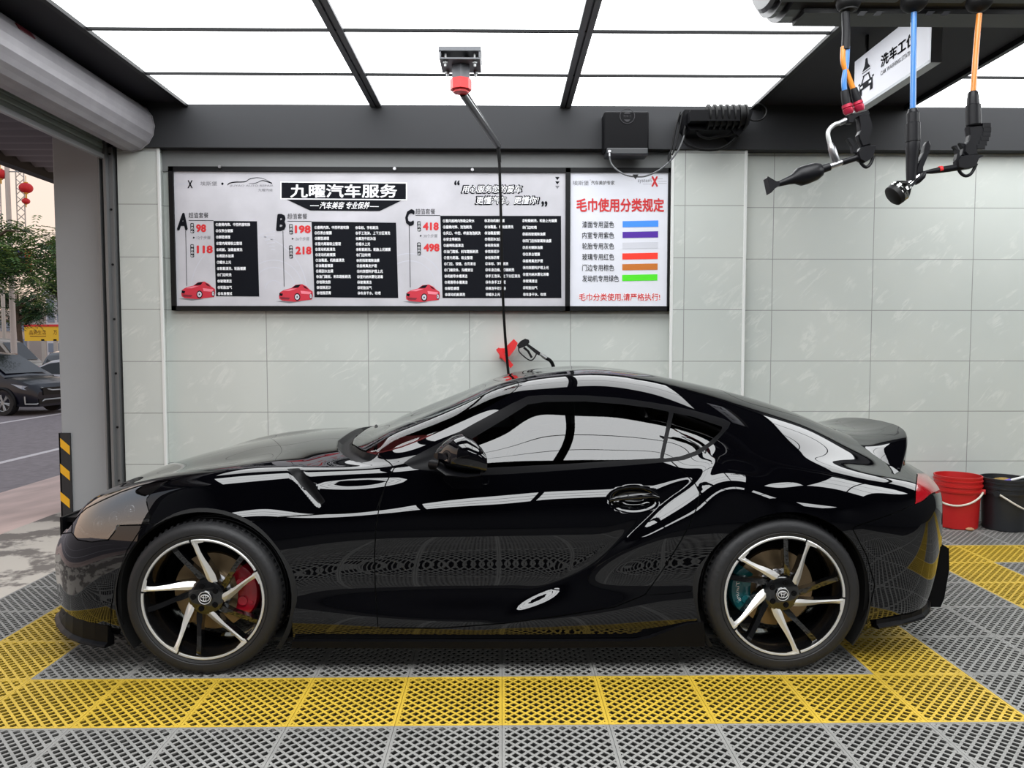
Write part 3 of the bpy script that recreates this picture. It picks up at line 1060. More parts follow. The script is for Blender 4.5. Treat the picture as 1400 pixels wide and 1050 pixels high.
def wheel(label_side, hx, s, rt, base, cal, near=True):
    """hx: hub x, s: +1 towards the camera, rt: tyre radius, base: angle of the first bright spoke"""
    y0 = YC - s * 0.905
    hz = rt - 0.002

    def W(r, a, d):
        a = math.radians(a)
        return np.array([hx + r * math.cos(a), y0 + s * d, hz + r * math.sin(a)])
    ax = (0, s, 0); c = (hx, y0, hz)
    t = MB()
    k = rt / 0.332
    prof = [(.259, .012), (.262, .003), (.268, -.001), (.276, -.0045), (.279, -.002), (.282, -.006), (.300, -.0085), (.313, -.004), (.323, .005), (.329, .018), (.331 * 1, .032)]
    for g in (.062, .10, .145, .185):
        prof += [(.332, g - .006), (.325, g - .004), (.325, g + .004), (.332, g + .006)]
    prof += [(.331, .218), (.326, .236), (.312, .25), (.262, .245)]
    t.lathe(c, ax, [(r if r < .27 else .262 + (r - .262) * (rt - .262) / .07, d) for r, d in prof], 96, 0)
    # shoulder sipes
    for i in range(72):
        a = i * 5.0
        for rr, dd, h in ((rt - .0085, .013, .0085), (rt - .0015, .036, .012)):
            p = W(rr, a, dd)
            ar = math.radians(a)
            t.obox(p, (-math.sin(ar), 0, math.cos(ar)), (math.cos(ar) * .45, s * .9, math.sin(ar) * .45), (math.cos(ar), 0, math.sin(ar)), .0062, h, .0028, 0)
    rim = MB()
    rim.lathe(c, ax, [(.2605, .010), (.2605, .001), (.249, .002), (.245, .012), (.240, .03), (.232, .05), (.228, .12), (.226, .21), (.24, .232), (.262, .236)], 96, 0)
    rim.lathe(c, ax, [(.0, .030), (.060, .030), (.076, .036), (.080, .05), (.078, .075), (.0, .08)], 40, 0)
    root = rim.build('wheel', m_gloss, car)
    t.build('tyre', m_tyre, root)
    # bright outer lip, broken beside every spoke
    lip = MB()
    for i in range(5):
        a0 = base + 72 * i
        lip.lathe(c, ax, [(.2615, .004), (.2618, -.002), (.2595, -.0035), (.2535, -.003), (.2515, .001), (.2515, .006)], 40, 0, arc=(math.radians(a0 - 66.2), math.radians(a0 + 4.2)),
                  up=(1, 0, 0)) if False else None
        A = np.radians(np.linspace(a0 - 67.6, a0 + 2.6, 42))
        G = [[np.array([hx + r * math.cos(x), y0 + s * d, hz + r * math.sin(x)]) for r, d in ((.2618, .004), (.2618, -.002), (.2595, -.0038), (.2535, -.003), (.2518, .001), (.2518, .007))] for x in A]
        lip.grid(G, 0, True)
    lip.build('rim_lip', m_mach, root)
    for i in range(5):
        a0 = base + 72 * i
        rs = [.2535, .235, .205, .170, .135, .105, .082, .070]
        da = [0, -.6, -2.0, -5.2, -11, -18.5, -27, -32]
        hw = [.0125, .0095, .009, .0108, .0148, .0195, .022, .018]
        dd = [-.001, .000, .004, .010, .017, .024, .030, .034]
        n = len(rs)
        L_, R_, ML = [], [], []
        for j in range(n):
            aw = math.degrees(hw[j] / rs[j])
            L_.append(W(rs[j], a0 + da[j] + aw, dd[j])); R_.append(W(rs[j], a0 + da[j] - aw, dd[j] + (.004, .005, .007, .010, .014, .016, .014, .008)[j]))
            ML.append(W(rs[j], a0 + da[j] + aw * .25, dd[j] - .002))
        sp = MB()
        for j in range(n - 1):
            sp.add([L_[j], L_[j + 1], ML[j + 1], ML[j]], [(0, 1, 2, 3)], 0)
            sp.add([ML[j], ML[j + 1], R_[j + 1], R_[j]], [(0, 1, 2, 3)], 0)
            off = np.array([0, s * .045, 0])
            for E in (L_, R_):
                sp.add([E[j], E[j + 1], E[j + 1] + off, E[j] + off], [(0, 1, 2, 3)], 1)
            sp.add([L_[j] + off, L_[j + 1] + off, R_[j + 1] + off, R_[j] + off], [(0, 1, 2, 3)], 1)
        # foot of the spoke running into the lip
        fa = np.linspace(a0 - 9, a0 + 2.6, 8)
        fo = [[W(.2525 - .016 * ((x - (a0 - 9)) / 9 if x < a0 else 1) * 0 - q, x, -.0015 + q * .1) for q in (0, .004 + .008 * max(0, (x - a0 + 9) / 11.6))] for x in fa]
        sp.grid(fo, 0, False)
        sp.build('bright_spoke', [m_mach, m_gloss], root)
        bs = MB()
        for j in range(n - 1):
            def bp(j, sd_, dep):
                aw = math.degrees((.0105 if j < 5 else .014) / rs[j])
                return W(rs[j], a0 + 22.5 + da[j] * .62 + sd_ * aw, dd[j] + .012 + dep)
            q = [bp(j, 1, 0), bp(j + 1, 1, 0), bp(j + 1, -1, .004), bp(j, -1, .004)]
            q2 = [bp(j, 1, .035), bp(j + 1, 1, .035), bp(j + 1, -1, .035), bp(j, -1, .035)]
            bs.add(q + q2, [(0, 1, 2, 3), (0, 4, 5, 1), (3, 2, 6, 7), (4, 7, 6, 5)], 0)
        bs.build('dark_spoke', m_gloss, root)
        if near:
            la = a0 + 8
            p = W(.052, la, .028); q = W(.052, la, .05)
            MB().cyl(p, q, .0125, n=14).cyl(W(.052, la, .024), W(.052, la, .04), .0085, n=6).build('wheel_bolt', m_satin, root)
    if not near: return root
    # centre cap with its three-oval emblem
    cap = MB().lathe(c, ax, [(0, .0215), (.028, .0215), (.031, .024), (.031, .034)], 36, 0).build('centre_cap', m_gloss, root)
    em = MB()

    def ring(cx, cz, ra, rb, rad, n=36):
        em.tube([W(0, 0, .0205) + np.array([cx + ra * math.cos(x), 0, cz + rb * math.sin(x)]) for x in np.linspace(0, 2 * math.pi, n, endpoint=False)], rad, 6, closed=True)
    ring(0, 0, .0265, .0265, .0014)
    ring(0, 0, .0205, .0145, .0015)
    ring(0, .0065, .0135, .0055, .0012)
    ring(0, -.0005, .0055, .0138, .0012)
    em.build('emblem', mat('bright_emblem', rgb(206, 206, 208), .35, .3), cap)
    d = MB()
    d.lathe(c, ax, [(.085, .118), (.170, .118), (.170, .142), (.085, .142)], 64, 0, smooth=False, closed=True)
    d.lathe(c, ax, [(.0, .09), (.082, .09), (.090, .095), (.090, .12)], 40, 1)
    d.build('brake_disc', [m_disc, m_steel], root)
    a0, a1, cm = cal
    cb = MB()
    A = np.radians(np.linspace(a0, a1, 15))
    rows = []
    for x in A:
        e_ = 1 - .22 * abs((math.degrees(x) - (a0 + a1) / 2) / ((a1 - a0) / 2)) ** 3
        ri, ro = .118 + (1 - e_) * .05, .118 + .092 * e_
        rows.append([np.array([hx + r * math.cos(x), y0 + s * dq, hz + r * math.sin(x)]) for r, dq in
                     ((ri, .15), (ri, .092), (ri + .010, .085), (ro - .028, .080), (ro - .008, .086), (ro, .098), (ro, .15))])
    cb.grid(rows, 0, False)
    cb.add(rows[0], [list(range(7))], 0); cb.add(rows[-1], [list(range(7))], 0)
    for x in (a0 + (a1 - a0) * .28, a0 + (a1 - a0) * .72):
        cb.cyl(W(.146, x, .074), W(.146, x, .10), .02, n=18)
        cb.cyl(W(.185, x, .076), W(.185, x, .10), .007, n=8)
    co = cb.build('brake_caliper', cm, root)
    if cm is m_teal:                            # white script running down the caliper
        v, f = text_mesh('Tuning', 0.0, .3)
        lo, hi = v.min(0), v.max(0)
        tx = MB()
        vv = []
        for p in v:
            a_ = 168 + 30 * (p[0] - lo[0]) / (hi[0] - lo[0])
            vv.append(W(.168 + .020 * ((p[1] - lo[1]) / (hi[1] - lo[1])), a_, .0785))
        tx.add(vv, f)
        tx.build('caliper_lettering', m_white, co)
    return root


wf = wheel('front', XF, 1, .332, 97, (-33, 40, m_redcal))
wr = wheel('rear', XR, 1, .336, 66.5, (147, 214, m_teal))
wheel('front', XF, -1, .332, 97, None, False)
wheel('rear', XR, -1, .336, 66, None, False)
# wheel housings
for hx, hz in ((XF, WZ), (XR, WZ)):
    for s in (1, -1):
        l = MB()
        c = (hx, YC - s * .90, hz)
        a0, a1 = math.radians(-36), math.radians(216)
        G = [[np.array([hx + r * math.cos(x), YC - s * w, hz + r * math.sin(x)]) for r, w in ((.374, .893), (.392, .875), (.392, .50), (.0, .50))] for x in np.linspace(a0, a1, 48)]
        l.grid(G, 0, True)
        l.build('wheel_housing', m_void, car)

# ---- car details
def SB(px, py):
    """photo pixel -> nearest skin vertex (near side)"""
    d = np.hypot(*(SKIN_PX - np.array([px, py])).T) + np.where(VPA < 11.5, 0, 50) + np.where(((CAM - VA) * NA).sum(1) > 0, 0, 200)
    return VA[int(np.argmin(d))]


SKIN_PX = proj(VA); VPA = np.array(VP_)

# door mirror
def loft_mirror(s):
    secs = [(602, 619, 629, .03), (605, 612, 633, .055), (611, 604, 637, .078), (620, 597, 640, .092), (632, 593.5, 642, .10), (645, 599, 643.5, .102), (654, 608, 644.5, .098), (657, 613, 644.5, .094)]
    G = []
    for px, y0, y1, hw in secs:
        a, c = SP(px, y0, .97), SP(px, y1, .97)
        zc, hz = (a[2] + c[2]) / 2, (a[2] - c[2]) / 2
        G.append([np.array([a[0] + .03 * math.cos(t), YC - s * (.975 + hw * np.sign(math.cos(t)) * abs(math.cos(t)) ** .8), zc + hz * np.sign(math.sin(t)) * abs(math.sin(t)) ** .75])
                  for t in np.linspace(0, 2 * math.pi, 28, endpoint=False)])
    b = MB().grid(G, 0, True, close_v=True)
    b.add(G[0], [list(range(28))], 0)
    o = b.build('mirror', m_paint, car)
    gl = MB().add([p + np.array([-.002, 0, 0]) for p in G[-1]], [list(range(28))], 0)
    gl.build('mirror_glass', m_chrome, o)
    a0 = SP(590, 633, .84); a1 = SP(640, 642, .97)
    f = MB()
    f.tube([(a0[0], YC - s * .82, a0[2] - .01), (a0[0] + .05, YC - s * .88, a0[2] - .006), (a0[0] + .12, YC - s * .96, a1[2] + .012)], [.022, .019, .02], 12)
    lo = [np.array([SP(px, py, .97)[0], YC - s * w, SP(px, py, .97)[2]]) for px, py, w in ((600, 631, .95), (598, 638, .93), (612, 644, .97), (640, 646.5, .97), (657, 645, .97))]
    G2 = [[p + np.array([0, hw * math.cos(t), .012 * math.sin(t)]) for t in np.linspace(0, 2 * math.pi, 14, endpoint=False)] for p, hw in zip(lo, (.05, .085, .1, .1, .092))]
    f.grid(G2, 0, True, close_v=True)
    f.build('mirror_foot', m_satin, o)


loft_mirror(1); loft_mirror(-1)

# door handle bar across the cup
for s, dr in ((1, doors[0]), (-1, doors[1])):
    h = MB(); G = []
    for px, py, r, w in ((833, 684, .006, .822), (842, 681.5, .0115, .836), (858, 679.5, .0135, .84), (876, 678, .014, .84), (892, 677.8, .0125, .838), (901, 679.5, .006, .828)):
        p = SP(px, py, w); p[1] = YC - s * w
        G.append([p + np.array([0, -s * .011 * math.cos(t), r * math.sin(t)]) for t in np.linspace(0, 2 * math.pi, 16, endpoint=False)])
    h.grid(G, 0, True, close_v=True)
    h.build('door_handle', m_paint, dr)

# ducktail spoiler: sections across the car
def spoiler():
    ws = [0, .15, .30, .42, .50, .56, .61, .66]
    le = [(1.74, .985), (1.735, .980), (1.72, .960), (1.705, .925), (1.70, .895), (1.71, .872), (1.735, .852), (1.78, .83)]
    te = [(2.08, .998), (2.07, .996), (2.04, .986), (1.992, .964), (1.948, .932), (1.905, .895), (1.868, .858), (1.83, .826)]
    un = [(2.065, .86), (2.055, .858), (2.025, .85), (1.98, .838), (1.94, .825), (1.897, .815), (1.85, .81), (1.82, .80)]
    wi = np.linspace(0, .66, 26)
    f = lambda a: np.stack([pchip(ws, [q[c] for q in a], wi) for c in (0, 1)], 1)
    LE, TE, UN = f(le), f(te), f(un)

    def zsurf(x, w):
        i = int(np.clip(np.searchsorted(XG, x), 0, NX - 1)); k = np.where(VPAR[i] > 5.5)[0]
        return float(np.interp(-w, -GW[i, k], GZ[i, k]))
    for k in range(26):
        LE[k, 1] = zsurf(LE[k, 0], wi[k]) - .004
        UN[k, 1] = min(zsurf(UN[k, 0], wi[k]) - .012, TE[k, 1] - .03)
    rows = []
    for k in range(26):
        l, t, u_ = LE[k], TE[k], UN[k]
        top = []
        for x in np.linspace(0, 1, 12):
            z = l[1] + (t[1] - l[1]) * x - .022 * math.sin(math.pi * x) * (1 - .3 * wi[k] / .6)
            top.append((l[0] + (t[0] - l[0]) * x, z))
        rnd = [(t[0] + .005, t[1] - .004), (t[0] + .006, t[1] - .012)]
        back = [(t[0] + .006 + (u_[0] - t[0]) * x, t[1] - .012 + (u_[1] - t[1]) * x - .003 * math.sin(math.pi * x)) for x in (.3, .6, 1.)]
        rows.append([(x, wi[k], z) for x, z in top + rnd + back])
    R = np.array(rows)
    full = np.concatenate([R[:0:-1] * np.array([1, -1, 1]), R])
    full[..., 1] = YC - full[..., 1]
    b = MB().grid(full, 0, True)
    o = b.build('spoiler', m_paint, car)


spoiler()

# headlamp insides
m_lampin = mat('lamp_housing', rgb(60, 60, 62), 0.3, 0.3)
m_lens = mat('lamp_lens', rgb(190, 196, 200), 0.05, 0.6, coat=1.0)
for s, hl in ((1, heads[0]), (-1, heads[1])):
    b = MB()
    for px, py, r in ((128, 716, .034), (150, 708, .034), (171, 700, .03)):
        p = SB(px, py); n = np.array([-.35, -.85, .25]); n /= np.linalg.norm(n)
        p = p - n * .020; p[1] = p[1] if s > 0 else 2 * YC - p[1]; n2 = n * np.array([1, s, 1])
        b.lathe(p, n2, [(0, .012), (r * .5, .010), (r * .85, .002), (r, -.004), (r, -.012)], 20, 0)
    o = b.build('lamp_lens', m_lens, hl)
    d = []
    for px, py in ((104, 722), (112, 732), (126, 736), (145, 733), (160, 715), (185, 714), (200, 712)):
        p = SB(px, py) + np.array([.006, .016, 0]); p[1] = p[1] if s > 0 else 2 * YC - p[1]; d.append(p)
    MB().tube(d, .0055, 8).build('daytime_light_strip', m_white, hl)

# number plate carrier at the nose, seen end-on
p0, p1 = P(84, 707, YC - .22), P(84.5, 742, YC - .22)
pl = MB()
pl.box((p0[0] - .004, YC - .23, p1[2] - .02), (p0[0] + .012, YC + .23, p0[2] + .002), bev=.003)
pl.box((p0[0] + .012, YC - .20, p0[2] - .03), (p0[0] + .10, YC + .20, p0[2] - .006))
pl.box((p0[0] + .012, YC - .20, p1[2]), (p0[0] + .10, YC + .20, p1[2] + .02))
pl.build('number_plate_holder', m_satin, car)


def contour(z):
    """plan outline of the near half of the body at height z: list of (x, w)"""
    out = []
    for i in range(0, NX, 4):
        k = np.where(VPAR[i] < 5)[0]
        zz, ww = GZ[i, k], GW[i, k]
        j = np.argmin(abs(zz - z) + (ww < ww.max() * .8) * 1)
        out.append((XG[i], ww[j]))
    return np.array(out)


def lip_strip(name, xs_, heights, z0, out, thick, material, sides=(1, -1)):
    """a blade that follows the body outline; heights: (x, height) pairs"""
    c = contour(.2)
    m = (c[:, 0] >= xs_[0]) & (c[:, 0] <= xs_[1])
    c = c[m][::2]
    hx, hh = zip(*heights)
    b = MB()
    half = []
    for x, w in c:
        h = np.interp(x, hx, hh)
        half.append((x, w, h))
    for s in sides:
        rows = []
        for i, (x, w, h) in enumerate(half):
            a = np.array(half[max(i - 1, 0)][:2]); d = np.array(half[min(i + 1, len(half) - 1)][:2]) - a
            n = np.array([-d[1], d[0]]); n = n / (np.linalg.norm(n) + 1e-9)
            if n[1] < 0: n = -n
            prof = [(-.03, z0), (out, z0), (out + .004, z0 + .006), (out, z0 + .012), (out - thick, z0 + .02), (out - thick - .004, z0 + h), (out - thick - .016, z0 + h), (-.03, z0 + .03)]
            rows.append([np.array([x + n[0] * o_, YC - s * (w + n[1] * o_), z]) for o_, z in prof])
        b.grid(rows, 0, False, close_v=True)
        b.add(rows[0], [list(range(8))], 0); b.add(rows[-1], [list(range(8))], 0)
    return b.build(name, material, car)


for s_ in (1, -1):
    lip_strip('front_lip', (-2.14, -1.66), [(-2.14, .03), (-2.05, .035), (-2.0, .09), (-1.9, .10), (-1.66, .09)], .108, .022, .014, m_satin, (s_,))
    lip_strip('rear_lip', (1.62, 2.08), [(1.62, .08), (1.8, .11), (1.95, .12), (2.08, .05)], .165, .014, .010, m_satin, (s_,))
# upright fins at the rear bumper corners
for s in (1, -1):
    out = [(1270, 742), (1288, 744), (1297.5, 750), (1298, 778), (1291, 818), (1286, 830), (1250, 830)]
    pts = []
    for a, c in out:
        p = SP(a, c, .50); p[1] = YC - s * .50; pts.append(p)
    MB().prism(pts, (0, s * .07, 0)).build('bumper_fin', m_satin, car)
# sill blades
for s, sk in ((1, skirt[0]), (-1, skirt[1])):
    out = [(400, 877), (640, 877.5), (868, 876.5), (890, 872), (925, 858), (940, 853.5), (962, 850.5), (964, 884), (700, 887), (398, 886)]
    pts = []
    for a, c in out:
        p = SP(a, c, .895); p[1] = YC - s * .895; pts.append(p)
    MB().prism(pts, (0, s * .03, 0)).build('sill_blade', m_satin, sk)

# wipers and the cowl
wp = MB()
for a, c in (((-.60, .52, .905), (-.70, -.10, .948)), ((-.64, -.05, .945), (-.63, -.62, .905))):
    p, q = np.array([a[0], YC - a[1], a[2] + .012]), np.array([c[0], YC - c[1], c[2] + .014])
    wp.tube([p, (p + q) / 2 + (0, 0, .012), q], .009, 8)
wp.build('wipers', m_satin, car)
# roof strip moulding
# interior
m_seat = mat('dark_leather', rgb(26, 24, 25), 0.5)
m_dash = mat('red_dashboard_top', rgb(150, 30, 30), 0.5)
cab = MB()
cab.box((-.9, YC - .76, .16), (1.15, YC + .76, .22)); cab.box((.92, YC - .70, .2), (1.0, YC + .70, .95)); cab.box((-.9, YC - .70, .2), (-.82, YC + .70, .83))
cab.build('cabin_tub', m_void, car)
for s in (1, -1):
    st = MB()
    y = YC - s * .37
    st.obox((.33, y, .40), (1, 0, -.12), (0, 1, 0), (.12, 0, 1), .26, .24, .08, 0, .04)
    st.obox((.68, y, .68), (1, 0, -.3), (0, 1, 0), (.3, 0, 1), .07, .23, .30, 0, .05)
    st.obox((.79, y, 1.02), (1, 0, -.25), (0, 1, 0), (.25, 0, 1), .045, .12, .09, 0, .04)
    st.build('seat', m_seat, car)
ds = MB()
ds.obox((-.45, YC, .815), (1, 0, .05), (0, 1, 0), (-.05, 0, 1), .30, .64, .035, 0, .03)
ds.obox((-.30, YC, .66), (1, 0, .1), (0, 1, 0), (-.1, 0, 1), .14, .66, .13, 1, .04)
ds.build('dashboard', [m_dash, m_seat], car)
sw = MB()
cs = np.array([.02, YC - .37, .80]); ax = np.array([-.9, 0, .42]); ax /= np.linalg.norm(ax)
uu, ww_, _ = basis(ax)
sw.tube([cs + (uu * math.cos(t) + ww_ * math.sin(t)) * .18 for t in np.linspace(0, 2 * math.pi, 32, endpoint=False)], .015, 8, closed=True)
sw.tube([cs - uu * .17, cs, cs + uu * .17], .014, 8); sw.tube([cs, cs + ax * .25], .03, 10)
sw.build('steering_wheel', m_seat, car)

# ================================================================== SIGNS
class Sheet:
    """a flat printed sheet on the plane y = Y, addressed in photo pixels"""

    def __init__(s, Y, step=0.0012):
        s.Y, s.step = Y, step

    def pt(s, px, py, layer=1):
        p = P(px, py, s.Y); p[1] -= s.step * layer
        return p

    def poly(s, b, pts, mi=0, layer=1):
        b.add([s.pt(x, y, layer) for x, y in pts], [list(range(len(pts)))], mi)

    def text(s, b, st, box, mi=0, layer=2, weight=0.0, shear=0.0, fit=True):
        """box: x0, y0 (top), x1, y1 (bottom) in pixels of the inked letters; fit=False keeps the aspect and starts at x0"""
        v, f = text_mesh(st, 0.0, shear)
        if not len(v): return
        if weight:                                  # heavier strokes: the same letters shifted a little each way
            w_ = min(weight, .1)
            base, fb_, v2, f2 = v, f, [], []
            for k, (dx, dy) in enumerate(((0, 0), (w_, 0), (-w_, 0), (0, w_), (0, -w_), (w_ * .7, w_ * .7), (-w_ * .7, w_ * .7), (w_ * .7, -w_ * .7), (-w_ * .7, -w_ * .7))):
                v2.append(base + np.array([dx, dy, k * .0001])); f2 += [[i + k * len(base) for i in q] for q in fb_]
            v, f = np.concatenate(v2), f2
        lo, hi = v.min(0), v.max(0)
        x0, y0, x1, y1 = box
        for p in v:
            dk = p[2] * 1000
            u_, t = (p[0] - lo[0]) / (hi[0] - lo[0]), (p[1] - lo[1]) / max(1e-6, hi[1] - lo[1])
            if not fit: u_ = (p[0] - lo[0]) * (y1 - y0) * 0.86 / max(1e-6, x1 - x0)
            q = s.pt(x0 + (x1 - x0) * u_, y1 + (y0 - y1) * t, layer + dk)
            p[:] = q
        b.add(v, f, mi)


BY = WALL_Y - 0.05
m_print = mat('printed_white_sheet', rgb(186, 185, 191), 0.6, var=0.12, vscale=3.2)
m_print2 = mat('printed_pale_sheet', rgb(206, 208, 217), 0.55, var=0.03, vscale=2.0)
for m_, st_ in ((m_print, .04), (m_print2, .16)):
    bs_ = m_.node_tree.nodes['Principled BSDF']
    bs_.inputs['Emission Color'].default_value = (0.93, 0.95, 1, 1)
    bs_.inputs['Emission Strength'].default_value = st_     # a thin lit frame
m_ink = mat('black_ink', rgb(18, 20, 26), 0.6, spec=.08)
m_inkred = mat('red_ink', rgb(206, 34, 40), 0.6)
m_inkwhite = mat('white_ink', rgb(244, 245, 248), 0.6, emit=0.12)
m_inkgrey = mat('grey_ink', rgb(120, 120, 126), 0.6)
m_inkpale = mat('pale_grey_ink', rgb(196, 197, 206), 0.6)
board = thing('sign_board', 'wide black-framed car wash price and service board on the tiled wall', 'sign', tuple(P(575, 325, BY)))


def rect_frame(b, x0, y0, x1, y1, t, Y, d0, d1, mi=0):
    """picture frame between pixel corners (measured on plane Y), bar t metres"""
    a, c = P(x0, y0, Y), P(x1, y1, Y)
    X0, X1, Z1, Z0 = a[0], c[0], a[2], c[2]
    b.box((X0, Y - d0, Z0), (X0 + t, Y + d1, Z1), mi); b.box((X1 - t, Y - d0, Z0), (X1, Y + d1, Z1), mi)
    b.box((X0, Y - d0, Z1 - t), (X1, Y + d1, Z1), mi); b.box((X0, Y - d0, Z0), (X1, Y + d1, Z0 + t), mi)


fb = MB()
a_, c_ = P(231, 227, BY), P(917.5, 425, BY)
rect_frame(fb, 231, 228, 917.5, 425, .036, BY, .018, .045)
xm0, xm1 = P(773, 300, BY)[0], P(779.5, 300, BY)[0]
fb.box((xm0, BY - .018, c_[2]), (xm1, BY + .045, a_[2] - .01))
fb.box((a_[0] + .01, BY + .03, c_[2] + .01), (c_[0] - .01, BY + .045, a_[2] - .01))
fb.build('board_frame', m_frame, board)
SH = Sheet(BY)
main = MB().add([SH.pt(x, y, 0) for x, y in ((235, 420), (775, 422), (775, 232), (233, 230))], [(0, 1, 2, 3)]).build('price_sheet', m_print, board)
rule = MB().add([SH.pt(x, y, 0) for x, y in ((778, 422), (914, 422), (914, 233), (778, 232))], [(0, 1, 2, 3)]).build('towel_sheet', m_print2, board)
tag(main, 'pale grey price sheet with three black service lists')
tag(rule, 'white sheet of towel colour rules')
# fixings along the frame
sc = MB()
for px, py in ((302, 229), (540, 231.5), (646, 233)):
    p = P(px, py, BY); sc.cyl((p[0], BY - .03, p[2]), (p[0], BY - .017, p[2]), .012, n=10)
sc.build('frame_clips', m_steel, board)

# headline
b = MB()
SH.poly(b, [(383.5, 248), (556.5, 249.5), (556.5, 274), (383.5, 272.5)], 1, 1)
SH.poly(b, [(385, 249.5), (555, 251), (555, 272.5), (385, 271)], 0, 2)
SH.poly(b, [(392, 272.8), (549, 274.2), (519, 288.6), (424, 287.8)], 0, 2)
SH.text(b, '九曜汽车服务', (397, 252, 543, 270.5), 1, 3, .022)
SH.text(b, '汽车美容 专业保养', (437, 276, 506, 286), 1, 3, .012, .35)
SH.poly(b, [(424, 280.9), (436, 280.9), (436, 281.7), (424, 281.7)], 1, 3)
SH.poly(b, [(506, 282), (518, 282.2), (518, 283), (506, 282.8)], 1, 3)
b.build('headline', [m_ink, m_inkwhite], main)
# slogan
b = MB()
SH.text(b, '用心服务您的爱车', (629.5, 252, 715.5, 265.4), 0, 1, .085, .2)
SH.text(b, '更懂汽车，更懂你!', (648.5, 267, 738.5, 281), 0, 1, .085, .2)
SH.text(b, '用心服务您的爱车', (631.5, 253.6, 713.5, 263.8), 1, 3, .012, .2)
SH.text(b, '更懂汽车，更懂你!', (650.5, 268.6, 736.5, 279.4), 1, 3, .012, .2)
SH.text(b, '“', (621, 246.5, 628.5, 253.5), 0, 1, .03)
SH.text(b, '”', (740, 275, 748.5, 283), 0, 1, .03)
for k, y in enumerate((242, 248, 254)):
    SH.poly(b, [(759, y), (765, y), (762, y + 4.4)], 2 if k == 2 else 0, 1)
b.build('slogan', [m_ink, m_inkwhite, m_inkgrey], main)
# marks of the shop
b = MB()
SH.text(b, 'X', (256.5, 246.5, 263.5, 257.5), 0, 1, .03)
SH.text(b, 'system', (241, 250, 256, 254.5), 1, 1)
b.build('product_mark', [m_ink, m_inkpale, m_inkgrey], main)
b = MB()
SH.text(b, '埃斯堡', (274, 248, 297, 254), 2, 1)
SH.text(b, '•', (302.5, 249.5, 305.8, 253), 0, 1)
b.build('product_name', [m_ink, m_inkpale, m_inkgrey], main)
b = MB()
arc = round_poly([(311, 253), (314, 250.5), (322, 249), (335, 248.5), (341, 245), (350, 243), (358, 243.8), (365, 246.5), (372, 250.5)], 5, False)
arc2 = round_poly([(372, 250.6), (364, 248), (358, 247), (350, 250.2), (340, 251)], 5, False)
for A in (arc, arc2):
    for i in range(len(A) - 1):
        t0, t1 = .9 - .7 * i / len(A), .9 - .7 * (i + 1) / len(A)
        SH.poly(b, [(A[i][0], A[i][1] - t0), (A[i + 1][0], A[i + 1][1] - t1), (A[i + 1][0], A[i + 1][1] + t1), (A[i][0], A[i][1] + t0)], 0, 1)
b.build('shop_car_mark', [m_ink, m_inkpale, m_inkgrey], main)
b = MB()
SH.text(b, 'JIUYAO AUTO REPAIR', (314, 252.5, 374, 256), 2, 1)
SH.text(b, '九曜汽修', (353, 258, 373, 262), 2, 1)
b.build('shop_name', [m_ink, m_inkpale, m_inkgrey], main)
# faint ghosted picture of wheels and cars printed in the sheet
b = MB()


def ghost_ring(cx, cy, r, t, a0=0, a1=360, n=40):
    A = np.radians(np.linspace(a0, a1, n))
    for i in range(n - 1):
        q = [(cx + rr * math.cos(x), cy - rr * math.sin(x)) for rr, x in ((r, A[i]), (r, A[i + 1]), (r - t, A[i + 1]), (r - t, A[i]))]
        if all(236 < x < 774 and 236 < y < 419 for x, y in q): SH.poly(b, q, 0, .4)


for c in ((374, 395, 40), (374, 395, 30), (374, 395, 12), (340, 400, 80), (560, 392, 46), (560, 392, 36)):
    ghost_ring(c[0], c[1], c[2], 1.2, 0, 180)
for k in range(6):
    SH.poly(b, [(356 + 3 * k, 320 + 4 * k), (376, 316 + 5 * k), (376, 317 + 5 * k), (356 + 3 * k, 321.4 + 4 * k)], 0, .4)
b.build('ghosted_artwork', m_inkpale, main)

LA = ['①座椅内饰、中控杯座吹除', '②仪表台镀膜', '③脚垫清理', '④室内尾箱吸尘整理', '⑤机舱、油箱盖擦洗', '⑥雨刮水加满', '⑦蜡水上光', '⑧轮毂清洗、轮胎镀膜', '⑨门边吹洗', '⑩玻璃清洁', '⑪轮胎加气', '⑫车身擦拭']
LB1 = ['①座椅内饰、中控杯座吹除', '②仪表台镀膜', '③脚垫清理', '④室内尾箱吸尘整理', '⑤发动机舱清洗', '⑥发动机舱镀膜', '⑦油箱盖、机舱盖清洗', '⑧油箱盖镀膜', '⑨雨刮水加满', '⑩油门踏板、刹车踏板刷洗', '⑪祛除虫胶', '⑫祛除泥沙', '⑬祛除沥青']
LB2 = ['⑭车标、字标刷洗', '⑮手工泡沫、上下分区清洗', '⑯高泡牛奶沐浴', '⑰蜡水上光', '⑱轮毂刷洗、轮胎上光镀膜', '⑲门边吹喷', '⑳前挡玻璃除油膜', '㉑座椅真皮护理', '㉒内饰塑料护理上光', '㉓室内纳米雾化消毒', '㉔玻璃清洁', '㉕轮胎加气', '㉖车身干水、吹喷']
LC1 = ['①室内座椅内饰吸尘吹水', '②座椅内饰、泡泡刷洗', '③风口、中控、杯座泡泡刷洗', '④安全带刷洗', '⑤座椅轨道清洁', '⑥油门踏板、刹车踏板刷洗', '⑦室内尾箱、吸尘整理', '⑧门拉、铰链、合页清洁', '⑨门缝铰条、沟槽清洁', '⑩机舱导水槽清洁', '⑪尾箱导水槽清洁', '⑫脚垫清理', '⑬发动机舱清洗']
